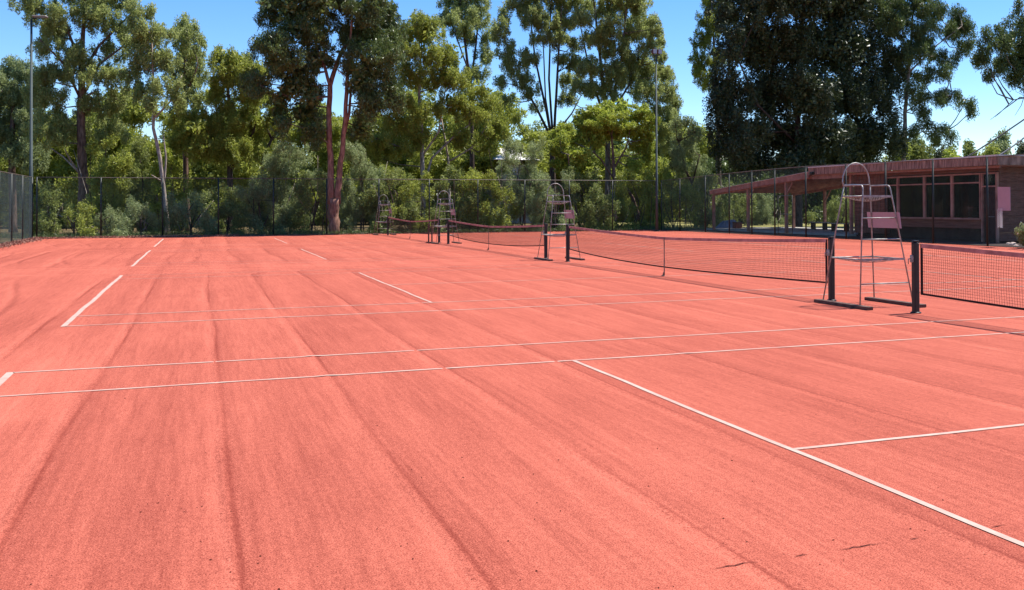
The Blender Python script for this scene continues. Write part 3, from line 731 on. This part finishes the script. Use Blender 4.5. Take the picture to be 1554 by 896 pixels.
def foliage(ells, Y, rng, L_, Wd, droop, dens, cr, spread, squash=(1, 1, .8), lai=1.5):
    """clumps of leaves filling ellipsoids; every ellipse is (px,py,rx,ry) seen at distance Y"""
    cen = []; hubs = []
    for e in ells:
        px, py, rx, ry = e[0], e[1], e[2]*1.14, e[3]*1.14
        c0 = at(px, py, Y=Y); k = depth(c0)/F; RX, RY_ = rx*k, ry*k; RD = (RX+RY_)*.5
        off = rng.uniform(-1, 1)*spread
        c = at(px, py, Y=Y+off)
        n = max(3, int(dens*(RX*RY_)/(cr*cr)*4.2))
        u = rng.normal(size=(n, 3)); u /= np.linalg.norm(u, axis=1)[:, None]; u *= rng.uniform(0, 1, size=(n, 1))**.42
        cc = c+u[:, :1]*RX*HR+u[:, 1:2]*RY_*ZU+u[:, 2:]*RD*HF
        hubs.append((c, cc))
        for q in cc:
            r = cr*rng.uniform(.6, 1.25); m_ = int(lai*pi*r*r/(L_*Wd*.5)*rng.uniform(.9, 1.6))+4
            w = rng.normal(size=(m_, 3)); w /= np.linalg.norm(w, axis=1)[:, None]; w *= rng.uniform(0, 1, size=(m_, 1))**.5*r
            w *= np.array(squash); w[:, 2] -= .35*r*droop*rng.uniform(0, 1, size=m_)**2
            cen.append(q+w)
    return np.concatenate(cen), hubs
def limb_pts(pl, Y, rng, dy=0.):
    n = len(pl); P = []
    for i, (px, py, r) in enumerate(pl):
        P.append((at(px, py, Y=Y+dy*i/max(1, n-1)), r))
    # smooth with a few in-between points
    out = []; rr = []
    for i in range(n-1):
        a, ra = P[i]; b_, rb = P[i+1]
        for k in range(3):
            u = k/3; out.append(a*(1-u)+b_*u+rng.normal(size=3)*min(ra, rb)*.13*(0 if (i == 0 and k == 0) else 1)); rr.append(ra*(1-u)+rb*u)
    out.append(P[-1][0]); rr.append(P[-1][1]); return out, rr
def tree(name, label, Y, base, ells, limbs, leaf, bk, seed, L_=.20, Wd=.060, droop=1.0, dens=1., cr=.34, spread=1.2, group='trees behind the far fence', squash=(.8, .8, 1.3), lai=1.5, twigs=True, cat='tree', pale=(), zbase=0, inner=0):
    global NLEAF
    rng = np.random.RandomState(seed)
    b0 = at(base, 345, Y=Y); b0[2] = zbase
    t = thing(name, tuple(b0), label, cat, group)
    sk_pts = []
    for i, pl in enumerate(limbs):
        pts, rr = limb_pts(pl, Y, rng, 0 if i == 0 else rng.uniform(-1.3, 1.3))
        if i == 0:
            pts = [np.array([pts[0][0], pts[0][1], zbase-.1])]+pts if pts[0][2] > zbase else pts
            rr = [rr[0]*1.25]+rr if len(rr) < len(pts) else rr
        b = MB(); b.tube([tuple(p) for p in pts], rr, 8 if i == 0 else 6)
        b.build('trunk' if i == 0 else 'limb', M[bk if i not in pale else 'bark_pale'], t)
        if i not in pale: sk_pts += list(pts)
    cen, hubs = foliage(ells, Y, rng, L_, Wd, droop, dens, cr, spread, squash, lai)
    if twigs:
        SP = np.array(sk_pts); b = MB()
        for c, cc in hubs:
            dv = SP-c; dist = np.linalg.norm(dv*np.array([1, 1, .8]), axis=1)+np.maximum(0, dv[:, 2])*1.5
            a = SP[int(np.argmin(dist))]
            md = (a+c)/2+np.array([0, 0, -.15])+rng.normal(size=3)*.15
            b.tube([tuple(a), tuple(md), tuple(c)], [.05, .038, .022], 5, False)
            for q in cc[:5]: b.tube([tuple(c), tuple((c+q)/2+rng.normal(size=3)*.1), tuple(q)], [.02, .014, .007], 3, False)
        tag(b.build('twigs', M['bark_grey' if bk != 'bark_dark' else bk], t), kind='stuff')
    if inner:
        xs_ = [e[0] for e in ells]; mid = (max(xs_)+min(xs_))/2; core = (max(xs_)-min(xs_))*.36
        ci = foliage([(e[0], e[1], e[2]*.7, e[3]*.7) for e in ells if abs(e[0]-mid) < core], Y, rng, .36, .2, .2, inner, .7, spread, (1, 1, .9), .6)[0]
        me = leaf_mesh('inner_foliage', ci-b0, .36, .2, .2, rng, LF[leaf]); o = bpy.data.objects.new('inner_foliage', me); COL.objects.link(o); o.parent = t; o['kind'] = 'stuff'; NLEAF += len(ci)
    me = leaf_mesh('crown', cen-b0, L_, Wd, droop, rng, LF[leaf]); NLEAF += len(cen); print(len(cen), label)
    o = bpy.data.objects.new('crown', me); COL.objects.link(o); o.parent = t
    return t

tree('eucalyptus_tree', 'tall open gum with a reddish brown trunk right of the left pole', 58, 127,
  [(50,8,35,14),(75,30,28,22),(85,55,22,18),(60,75,16,12),(105,80,28,18),(140,25,35,20),(150,5,40,15),(185,50,28,18),(165,80,25,14),(120,110,35,18),(85,110,25,16),(165,115,28,16),(70,150,30,22),(140,160,25,18),(100,190,35,20),(175,150,22,16),(60,120,20,14),(70,200,25,25),(165,200,28,20),(110,-20,60,20),(190,-10,30,18)],
  [[(127,350,.36),(125,250,.28),(123,160,.23),(124,100,.18),(126,55,.13),(130,-10,.06)],
   [(124,110,.1),(150,70,.09),(190,30,.06),(215,8,.03)],[(124,100,.1),(100,40,.08),(80,-5,.05)],[(124,150,.1),(150,98,.08),(185,72,.06),(200,50,.03)],[(122,150,.09),(95,95,.07),(60,60,.04)],
   [(123,152,.09),(138,142,.08),(150,138,.05)],[(120,262,.06),(96,238,.05),(72,222,.03)],[(122,266,.07),(106,242,.06),(98,226,.03)],[(125,345,.05),(100,330,.05),(60,318,.03)]],
  'gum_light', 'bark_brown', 1, dens=.85, pale=(5,6,7,8))
tree('eucalyptus_tree', 'slender gum with a thin pale forked trunk behind the left court', 54, 250,
  [(215,20,22,14),(225,45,25,18),(205,60,20,14),(240,55,22,16),(222,85,30,16),(200,105,22,14),(250,95,22,16),(210,135,25,14),(245,130,25,14),(230,158,20,8),(265,150,18,12)],
  [[(254,345,.14),(250,300,.12),(243,240,.11),(233,195,.09),(233,140,.08),(230,50,.05)],[(249,280,.07),(252,240,.06),(248,205,.03)],[(234,180,.07),(262,150,.06),(276,115,.03)],[(245,275,.05),(230,266,.03)]],
  'gum_light', 'bark_pale', 2, dens=.8)
tree('eucalyptus_tree', 'leafy gum with a knobbly top between the slender pale gum and the sky gap', 60, 285,
  [(280,40,20,13),(285,60,25,18),(295,85,22,16),(275,100,22,14),(290,120,26,18),(300,150,25,16),(275,165,20,12)],
  [[(285,345,.2),(280,200,.15),(282,50,.06)],[(281,150,.08),(300,100,.04)]], 'gum_light', 'bark_brown', 3, dens=.95)
tree('bushy_tree', 'broad mid green tree left of the dark twin trunk gum', 57, 345,
  [(340,90,22,13),(365,95,25,14),(385,110,20,14),(345,115,30,16),(380,140,28,16),(330,140,18,12),(355,165,30,14),(300,195,35,18),(340,195,35,18),(385,190,35,18),(310,225,35,18),(360,228,40,18),(285,180,25,14),(270,215,25,16),(400,220,22,16),(420,180,20,20)],
  [[(348,345,.2),(350,220,.16),(345,110,.06)],[(350,260,.1),(385,200,.06),(395,150,.04)],[(349,240,.08),(300,200,.05)],[(395,250,.1),(412,212,.09),(436,178,.07)],[(412,210,.08),(395,178,.05)]], 'bright', 'bark_dark', 4, inner=.6, dens=1., cr=.4)
tree('eucalyptus_tree', 'grey green gum crowding the left edge behind the pole', 66, 20,
  [(15,105,20,14),(40,110,20,14),(10,135,20,18),(35,145,22,20),(15,175,25,20),(45,185,22,22),(15,215,30,20),(40,235,30,22),(-20,140,25,40),(-20,210,25,40),(55,150,18,20)],
  [[(20,340,.25),(18,220,.2),(22,110,.06)],[(19,240,.1),(45,160,.05)]], 'grey', 'bark_brown', 5, dens=1.)
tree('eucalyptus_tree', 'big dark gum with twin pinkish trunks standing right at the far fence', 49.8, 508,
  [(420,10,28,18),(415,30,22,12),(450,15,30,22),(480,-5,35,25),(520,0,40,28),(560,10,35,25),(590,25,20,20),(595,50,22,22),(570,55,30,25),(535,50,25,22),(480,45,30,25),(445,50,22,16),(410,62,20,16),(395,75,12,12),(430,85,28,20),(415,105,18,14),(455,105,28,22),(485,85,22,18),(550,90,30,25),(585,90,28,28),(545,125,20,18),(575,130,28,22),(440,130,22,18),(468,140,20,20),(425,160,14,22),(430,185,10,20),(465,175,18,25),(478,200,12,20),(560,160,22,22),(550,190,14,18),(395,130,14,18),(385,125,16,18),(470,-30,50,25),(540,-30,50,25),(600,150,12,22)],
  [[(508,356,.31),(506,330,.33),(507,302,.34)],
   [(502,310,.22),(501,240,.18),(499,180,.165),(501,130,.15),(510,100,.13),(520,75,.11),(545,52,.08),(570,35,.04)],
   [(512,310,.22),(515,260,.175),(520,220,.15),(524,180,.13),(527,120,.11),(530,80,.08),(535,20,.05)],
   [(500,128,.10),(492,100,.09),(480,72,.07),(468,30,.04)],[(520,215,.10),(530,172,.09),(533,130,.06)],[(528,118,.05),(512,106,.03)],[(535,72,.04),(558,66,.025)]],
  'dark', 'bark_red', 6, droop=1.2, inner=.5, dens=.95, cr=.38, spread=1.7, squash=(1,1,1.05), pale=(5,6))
tree('bushy_tree', 'sunlit yellow green tree with pale bare branches right of the twin trunk gum', 57, 640,
  [(640,35,24,14),(620,55,24,18),(655,50,20,18),(600,75,24,18),(640,85,30,16),(675,95,25,16),(690,120,22,14),(620,115,30,18),(660,125,32,18),(600,150,28,18),(640,165,30,14),(690,155,26,14),(720,140,18,14),(715,172,26,14),(745,160,16,12),(760,185,25,14),(750,205,25,14),(700,212,22,12),(610,190,28,16),(570,210,26,16),(560,235,28,16),(600,225,28,16),(640,215,24,14),(735,225,22,12),(540,205,20,16),(680,80,18,12)],
  [[(642,350,.2),(642,280,.17),(640,200,.13),(636,140,.1),(640,60,.04)],[(642,285,.09),(655,240,.08),(690,207,.07),(712,190,.04)],[(642,235,.08),(666,200,.06),(672,155,.04)],[(686,350,.12),(682,300,.1),(680,240,.08),(668,170,.05)],[(682,245,.07),(715,225,.06),(740,190,.04)]],
  'bright', 'bark_pale', 8, inner=.5, dens=.85, cr=.38)
tree('eucalyptus_tree', 'tall narrow gum rising behind the yellow green tree with sky on both sides', 70, 716,
  [(690,10,25,16),(720,0,25,18),(700,30,28,16),(730,25,14,18),(740,55,10,10),(695,50,16,8),(735,85,12,14),(725,110,20,10),(705,-25,40,20),(680,30,12,10),(712,60,14,8)],
  [[(718,340,.25),(716,190,.18),(713,125,.14),(705,60,.1),(698,0,.05)],[(714,130,.1),(722,70,.08),(728,10,.04)],[(712,110,.08),(690,50,.04)]], 'gum_light', 'bark_dark', 9, dens=1.0, cr=.4)
tree('eucalyptus_tree', 'fan shaped gum with several straight dark stems against the sky', 62, 840,
  [(765,25,9,12),(760,50,14,16),(770,75,16,16),(800,90,18,14),(790,120,18,12),(805,140,15,10),(785,10,18,14),(810,-5,25,18),(810,25,22,14),(830,35,20,14),(850,0,22,20),(855,35,18,16),(845,60,18,10),(820,60,16,8),(868,70,10,10),(850,90,10,7),(870,95,14,12),(865,125,16,12),(830,-30,50,22),(815,162,9,6),(775,100,12,10),(762,125,10,9),(770,150,9,8)],
  [[(840,345,.3),(839,270,.25),(838,208,.2)],[(838,210,.11),(825,150,.09),(812,90,.07),(803,10,.04)],[(836,208,.11),(816,168,.09),(790,120,.07),(765,60,.04)],[(839,208,.1),(833,120,.08),(836,10,.05)],[(841,208,.11),(846,110,.09),(852,10,.05)],[(842,205,.08),(868,172,.06),(882,145,.03)],[(838,215,.08),(828,150,.06),(824,60,.04)]],
  'gum_light', 'bark_dark', 10, dens=1.05, cr=.34, spread=1.)
tree('eucalyptus_tree', 'tall full gum behind the far right pole, above the rounded lime tree', 60, 925,
  [(885,30,16,12),(885,5,22,14),(920,10,30,16),(960,10,28,16),(975,35,22,16),(990,45,16,14),(1000,65,10,8),(960,50,25,14),(925,40,22,14),(900,60,22,14),(935,75,24,14),(985,75,18,12),(1000,85,12,8),(960,95,28,16),(925,110,26,18),(890,100,22,14),(960,120,30,16),(990,110,20,14),(1010,115,15,12),(1015,140,15,14),(985,140,26,16),(920,140,26,12),(885,135,18,12),(1020,165,14,14),(1005,175,20,14),(860,150,14,10),(930,-25,60,20),(1010,195,20,20),(1015,215,16,20)],
  [[(925,345,.3),(922,190,.2),(910,80,.12),(900,-10,.05)],[(923,185,.14),(945,80,.1),(952,-10,.05)],[(922,195,.12),(895,110,.08),(880,35,.04)],[(924,180,.1),(960,120,.07),(990,60,.03)]], 'gum_light', 'bark_grey', 11, dens=1.1, cr=.36, spread=2.)
tree('round_tree', 'rounded lime green tree with a domed top and branching stems', 54, 932,
  [(935,165,25,12),(905,172,25,13),(965,172,24,13),(885,180,14,12),(985,185,12,14),(925,185,35,14),(970,195,22,12),(895,195,22,14),(860,205,22,13),(850,215,14,10),(875,212,16,10),(930,203,28,9),(855,230,18,12),(972,215,18,14),(900,215,16,10),(985,210,10,16),(860,250,22,14),(880,235,14,9),(982,235,12,14),(962,248,10,12)],
  [[(934,345,.17),(932,280,.15),(931,245,.12),(928,205,.06)],[(932,272,.07),(912,242,.06),(897,228,.04)],[(932,255,.07),(950,225,.06),(957,195,.03)],[(931,262,.06),(918,220,.04)],[(880,345,.09),(868,290,.07),(862,235,.04)],[(975,345,.14),(960,300,.12),(948,280,.07)]],
  'lime', 'bark_brown', 12, inner=.3, L_=.16, Wd=.08, droop=.3, dens=1.25, cr=.38, spread=1.3, squash=(1,1,.7))
tree('sparse_tree', 'thin bluish leaning tree at the left edge of the huge dark tree', 55, 1060,
  [(1045,185,12,12),(1055,200,12,14),(1035,210,14,12),(1050,225,16,12),(1030,235,16,12),(1060,245,12,14),(1020,255,18,14),(1045,262,20,14),(1065,270,15,14),(1025,190,8,8)],
  [[(1072,345,.14),(1056,290,.12),(1040,258,.09),(1030,215,.05)],[(1050,280,.06),(1062,235,.04)],[(1042,262,.05),(1015,240,.03)]], 'grey', 'bark_dark', 13, dens=.6, cr=.42)
tree('eucalyptus_tree', 'olive gum showing along the upper left side of the huge dark tree', 64, 1090,
  [(1080,0,18,15),(1075,30,16,14),(1065,60,16,14),(1060,90,14,14),(1065,115,16,14),(1080,45,14,12),(1085,90,16,14),(1058,105,8,10),(1075,130,12,8),(1100,20,18,20),(1095,-25,25,18)],
  [[(1092,345,.25),(1090,200,.2),(1085,100,.12),(1080,0,.06)],[(1088,140,.08),(1065,95,.05)]], 'bright', 'bark_grey', 14, dens=.85, group='trees behind the clubhouse')
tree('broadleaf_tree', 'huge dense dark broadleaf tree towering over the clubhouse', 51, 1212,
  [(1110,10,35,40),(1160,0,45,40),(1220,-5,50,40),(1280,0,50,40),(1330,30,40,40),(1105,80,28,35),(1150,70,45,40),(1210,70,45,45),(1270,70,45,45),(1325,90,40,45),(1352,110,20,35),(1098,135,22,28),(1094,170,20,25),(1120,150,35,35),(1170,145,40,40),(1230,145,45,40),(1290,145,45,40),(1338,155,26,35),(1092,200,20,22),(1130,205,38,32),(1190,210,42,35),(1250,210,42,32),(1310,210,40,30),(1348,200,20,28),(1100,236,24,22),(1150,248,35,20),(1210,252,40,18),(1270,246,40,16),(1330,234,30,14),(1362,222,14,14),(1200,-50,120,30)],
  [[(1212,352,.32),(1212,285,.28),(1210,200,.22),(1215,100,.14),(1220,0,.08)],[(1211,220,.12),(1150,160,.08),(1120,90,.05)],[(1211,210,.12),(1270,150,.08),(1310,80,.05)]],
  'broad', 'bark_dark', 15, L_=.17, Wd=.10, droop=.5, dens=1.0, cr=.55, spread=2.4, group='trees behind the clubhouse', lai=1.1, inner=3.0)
tree('eucalyptus_tree', 'gum with drooping outer branches on the right side of the huge dark tree', 50, 1370,
  [(1350,10,30,18),(1390,10,30,20),(1420,20,20,18),(1365,40,28,20),(1405,50,25,18),(1440,45,14,12),(1455,40,14,20),(1465,50,12,22),(1460,75,10,12),(1385,80,30,20),(1420,85,16,14),(1445,95,12,10),(1400,115,28,14),(1438,110,14,8),(1380,140,18,14),(1410,150,20,9),(1440,148,20,8),(1465,155,12,10),(1475,168,5,9),(1395,170,16,10),(1405,190,12,8),(1420,200,15,9),(1440,205,9,13),(1425,215,10,7),(1400,-25,60,20),(1455,20,10,8),(1385,200,8,6)],
  [[(1370,345,.2),(1371,240,.17),(1374,170,.14),(1380,100,.11),(1386,10,.06)],[(1374,170,.06),(1405,150,.05),(1445,145,.03)],[(1372,215,.05),(1400,200,.04),(1436,200,.02)],[(1380,110,.07),(1420,70,.05),(1460,40,.03)],[(1378,120,.05),(1382,85,.04),(1395,62,.03)],[(1385,60,.05),(1395,42,.04),(1405,30,.03)]],
  'dark', 'bark_pale', 16, droop=1.5, dens=.8, cr=.42, spread=1.3, group='trees behind the clubhouse', squash=(1,1,1.2))
tree('eucalyptus_tree', 'gum leaning in from the right edge with bare twigs hanging below', 40, 1640,
  [(1495,70,18,20),(1490,95,10,12),(1520,60,22,18),(1545,50,25,25),(1530,90,22,16),(1510,110,14,10),(1550,100,22,20),(1540,122,14,9),(1547,10,14,10),(1580,80,35,60),(1500,118,8,5),(1562,128,12,10),(1600,30,30,40)],
  [[(1650,345,.28),(1630,230,.22),(1600,180,.14),(1570,150,.1),(1552,118,.06)],[(1572,152,.05),(1548,148,.04),(1525,165,.028),(1503,182,.014)],[(1560,148,.04),(1538,152,.028),(1517,172,.018),(1510,178,.01)],[(1556,140,.03),(1550,160,.02),(1540,176,.01)],[(1600,180,.1),(1590,110,.07),(1560,60,.04)]],
  'dark', 'bark_grey', 17, droop=1.3, dens=.75, cr=.4, spread=1.1, group='trees behind the clubhouse', squash=(1,1,1.15))
# shrubs and small trees behind the far fence: (base px, top y, half width px, Y, leaf, label)
SH = [
 (78, 288, 30, 52, 'deep', 'dark shrub at the left corner of the far fence'),
 (112, 318, 26, 50.5, 'bright', 'low grassy green shrub left of the reddish brown trunk'),
 (160, 212, 36, 56, 'bright', 'tall sunlit bush right of the reddish brown trunk'),
 (163, 316, 26, 50.2, 'grey', 'small pale scrubby bush below the tall sunlit bush'),
 (212, 212, 30, 57, 'deep', 'dark leafy bush left of the slender pale trunk'),
 (214, 312, 34, 51, 'grey', 'grey green bush left of the foot of the slender pale trunk'),
 (258, 226, 26, 56, 'lime', 'rounded bright bush behind the slender pale trunk'),
 (290, 296, 40, 51, 'grey', 'rounded grey green bush right of the slender pale trunk'),
 (345, 286, 40, 52, 'deep', 'dark green bush behind the fourth fence post from the left'),
 (398, 270, 36, 52, 'grey', 'grey green bush left of the fifth fence post'),
 (440, 218, 44, 53, 'grey', 'large feathery grey wattle left of the twin trunks'),
 (473, 262, 30, 51.5, 'deep', 'dark bush tucked against the left of the twin trunks'),
 (548, 216, 40, 53, 'grey', 'large feathery grey wattle right of the twin trunks'),
 (592, 258, 34, 51.5, 'deep', 'dark bush behind the farthest umpire chair'),
 (636, 272, 34, 52, 'bright', 'green bush between the farthest and third umpire chairs'),
 (690, 262, 36, 52, 'deep', 'dark bush behind the third umpire chair'),
 (735, 250, 36, 52, 'bright', 'green bush behind the third net'),
 (792, 206, 42, 53, 'grey', 'tall feathery grey wattle left of the second umpire chair'),
 (842, 262, 34, 51.5, 'grey', 'grey green bush behind the second umpire chair'),
 (886, 262, 34, 52, 'deep', 'dark bush just right of the second umpire chair'),
 (915, 290, 30, 50.5, 'deep', 'low dark bush under the rounded lime tree'),
 (962, 262, 34, 52, 'bright', 'green bush left of the far right pole'),
 (1022, 262, 36, 53, 'bright', 'green bush right of the far right pole'),
 (1068, 268, 34, 54, 'deep', 'dark bush left of the verandah end post'),
 (1108, 285, 30, 58, 'deep', 'dark bush behind the verandah, at its lower end'),
 (1155, 290, 30, 60, 'grey', 'grey bush seen through the middle of the verandah'),
 (1215, 320, 24, 58, 'deep', 'low bush behind the grey trunk under the verandah'),
 (1275, 292, 26, 62, 'deep', 'dark bush behind the verandah, against the clubhouse side wall'),
]
for i, (px, ty, hw, Y, lf, lb) in enumerate(SH):
    rg = np.random.RandomState(60+i); el = []; y = ty+12; by = 352
    while y < by+4:
        u = (y-ty)/(by-ty); ww = hw*(.55+.45*min(1, u*2.2))
        for k in range(3): el.append((px+rg.uniform(-.95, .95)*ww, y+rg.uniform(-10, 10), ww*rg.uniform(.28, .5), rg.uniform(7, 14)))
        y += 16
    fine = lf in ('grey',)
    tree('shrub', lb, Y, px, el, [[(px, 350, .05), (px+rg.uniform(-8, 8), (350+ty)/2, .04), (px+rg.uniform(-8, 8), ty+12, .015)], [(px, 345, .035), (px+rg.uniform(-20, 20), (330+ty)/2, .02), (px+rg.uniform(-24, 24), ty+24, .01)], [(px, 348, .035), (px+rg.uniform(-20, 20), (340+ty)/2, .02), (px+rg.uniform(-24, 24), ty+34, .01)]]+[[(px+dx, 350, .03), (px+dx*1.3+rg.uniform(-9, 9), (350+ty)/2+10, .022), (px+dx*1.6+rg.uniform(-14, 14), ty+rg.uniform(8, 40), .01)] for dx in rg.uniform(-.8, .8, 4)*hw],
         lf, 'bark_dark' if lf != 'lime' else 'bark_brown', 200+i, L_=.15 if fine else .17, Wd=.038 if fine else .06, droop=.35, dens=.72, cr=.34, spread=1.2, group='shrubs behind the fences', lai=1.0, twigs=False, cat='shrub', pale=(3, 5) if i % 2 else (4,))
# woodland filling in behind
def woodland(name, label, seed, cnt, xr, yr, Y, sp, leaf, dens=1.1, lai=1.1, ph=(30, 18), L_=.40, Wd=.14, cr=.9):
    global NLEAF
    rng = np.random.RandomState(seed); el = []
    for k in range(cnt):
        px = rng.uniform(*xr); u = rng.uniform(0, 1)
        tp = yr[0]+14*sin(px*.031+seed)+9*sin(px*.083+seed*2)
        el.append((px, tp+(yr[1]-tp)*u, ph[0], ph[1]))
    cen, _ = foliage(el, Y, rng, L_, Wd, .6, dens, cr, sp, lai=lai)
    o = bpy.data.objects.new(name, leaf_mesh(name, cen, L_, Wd, .6, rng, LF[leaf])); COL.objects.link(o)
    NLEAF += len(cen); tag(o, label, kind='stuff')
woodland('far_woodland', 'mass of green woodland far behind the far fence', 99, 200, (-60, 770), (165, 335), 84, 6., 'bright', .92)
woodland('far_woodland', 'mass of green woodland behind the rounded lime tree', 98, 90, (740, 1100), (212, 340), 84, 6., 'bright', .92)
woodland('far_woodland', 'dark backing of dense woodland beyond everything at the far end', 96, 230, (-80, 1120), (228, 345), 100, 4., 'deep', .8, 1.2, (44, 20), .8, .42, 1.3)
woodland('far_woodland', 'leafy thicket far behind the verandah', 97, 75, (1070, 1330), (258, 338), 72, 7., 'dark', 1.0)
# hill with trees beyond the clubhouse roof
b = MB(); n = 24
hx = [60+i*(260/n) for i in range(n+1)]
for j, yy in enumerate((150, 200, 260)):
    pass
hp = lambda x, y: 3.2*math.exp(-((x-150)/70)**2)*min(1, max(0, (y-120)/60))*2.0-.1
gx = np.linspace(40, 330, 30); gy = np.linspace(110, 330, 16)
X, Y_ = np.meshgrid(gx, gy); Z = np.vectorize(hp)(X, Y_)
i_ = np.arange(X.size).reshape(X.shape); q = np.stack([i_[:-1, :-1], i_[:-1, 1:], i_[1:, 1:], i_[1:, :-1]], -1).reshape(-1, 4)
o = bpy.data.objects.new('hill', mesh_np('hill', np.stack([X, Y_, Z], -1).reshape(-1, 3), q, M['grass'], True)); COL.objects.link(o); tag(o, kind='structure')
FT = [(1395, 214, 30, 110, 'deep', 'distant dark tree on the hill below the drooping gum'), (1428, 228, 26, 125, 'blue', 'distant low bluish trees left of the pointed conifer'),
      (1447, 232, 16, 105, 'lime', 'distant rounded light green tree just above the clubhouse roof'), (1470, 219, 14, 115, 'deep', 'distant pointed conifer above the clubhouse roof'),
      (1498, 228, 24, 112, 'bright', 'distant green tree between the conifer and the big domed crown'), (1522, 208, 26, 118, 'grey', 'distant domed tree crown crossed by the overhead cable'),
      (1550, 222, 22, 112, 'blue', 'distant tree at the right edge above the clubhouse roof'), (1365, 220, 24, 108, 'bright', 'distant tree between the dark tree and the drooping gum')]
for i, (px, ty, hw, Y, lf, lb) in enumerate(FT):
    rg = np.random.RandomState(400+i); el = []
    y = ty+6
    while y < 262:
        u = min(1, (y-ty)/22); ww = hw*(.35+.65*u)*(.55 if i == 3 else 1)
        for k in range(2): el.append((px+rg.uniform(-.5, .5)*ww, y, ww*.6, 7))
        y += 9
    tree('distant_tree', lb, Y*.62, px, el, [[(px, 320, .3), (px, 270, .2), (px, ty+14, .08)], [(px, 290, .1), (px+8, ty+24, .05)]], lf, 'bark_dark', 300+i, L_=.34, Wd=.14, droop=.4, dens=.9, cr=.7, spread=1.5, group='distant trees on the hill', twigs=False)
# flowering shrub and stones at the right edge, inside the fence
c = at(1549, 375, X=18.1)
tree('flowering_shrub', 'leafy shrub with cream flowers at the right edge by the fence', c[1], 1549,
  [(1546,348,7,8),(1554,350,10,10),(1548,362,9,8),(1558,364,12,9),(1566,352,12,14)], [[(1556,374,.02),(1552,360,.015),(1549,345,.008)],[(1557,374,.02),(1560,350,.008)]], 'grey', 'bark_dark', 77, L_=.075, Wd=.04, droop=0, dens=.5, cr=.13, spread=.15, group=None, twigs=False, cat='shrub')
fl = bpy.data.objects['flowering_shrub']
for k, (px, py) in enumerate(((1549, 338), (1547, 345), (1553, 341), (1550, 351), (1544, 355))):
    p = at(px, py, Y=c[1]-.2); b = MB()
    for a in range(6):
        an = a*pi/3; u = np.array([cos(an), 0, sin(an)])*.035
        b.add([p, p+u+np.array([0, -.01, .012]), p+u*1.3, p+np.array([u[2]*.5, -.015, -u[0]*.5])+u*.6], [(0, 1, 2, 3)])
    b.build('flower', M['flower'], fl)
r_ = random.Random(5)
for k, (px, py, s, lb) in enumerate(((1531, 371, .10, 'pale stone at the fence foot, left one of three'), (1537, 372, .14, 'largest pale stone at the fence foot beside the flowering shrub'), (1542, 374, .09, 'small pale stone under the flowering shrub'))):
    p = G(px, py); b = MB(); vs = []; fs = []
    for j in range(5):
        for i in range(8):
            a = 2*pi*i/8; h_ = j/4*pi/2; rr = s*cos(h_)*r_.uniform(.8, 1.2)+.002; vs.append((p[0]+rr*cos(a)*1.2, p[1]+rr*sin(a), s*.8*sin(h_)*r_.uniform(.9, 1.1)))
    for j in range(4):
        for i in range(8): fs.append((j*8+i, j*8+(i+1) % 8, j*8+8+(i+1) % 8, j*8+8+i))
    b.add(vs, fs); tag(b.build('stone', M['stone']), lb, 'stone', 'pale stones by the fence')
# leaf litter drifted against the fences
rng = np.random.RandomState(31); n = 5200
a = np.stack([rng.uniform(-18.3, -8.0, n)*1., 48.1-np.abs(rng.normal(0, .22, n)), .012+np.abs(rng.normal(0, .035, n))], 1)
a2 = np.stack([-18.25+np.abs(rng.normal(0, .28, n)), rng.uniform(28, 48, n), .012+np.abs(rng.normal(0, .04, n))], 1)
a3 = np.stack([rng.uniform(-8, 18.3, 2600), 48.15-np.abs(rng.normal(0, .12, 2600)), .01+np.abs(rng.normal(0, .015, 2600))], 1)
o = bpy.data.objects.new('leaf_litter', leaf_mesh('leaf_litter', np.concatenate([a, a2, a3]), .11, .04, -.0, rng, M['litter'])); COL.objects.link(o)
tag(o, 'drift of dry pinkish leaf litter along the fence foot', kind='stuff')
# undergrowth on the bush floor behind the far fence
n = 15000
g = np.stack([rng.uniform(-24, 24, n), 48.6+rng.uniform(0, 1, n)**1.3*9, rng.uniform(0, .2, n)], 1)
o = bpy.data.objects.new('undergrowth', leaf_mesh('undergrowth', g, .24, .022, -1.0, rng, LF['dark'])); COL.objects.link(o)
tag(o, 'rough grass and undergrowth on the ground behind the far fence', kind='stuff')
print('leaves', NLEAF)
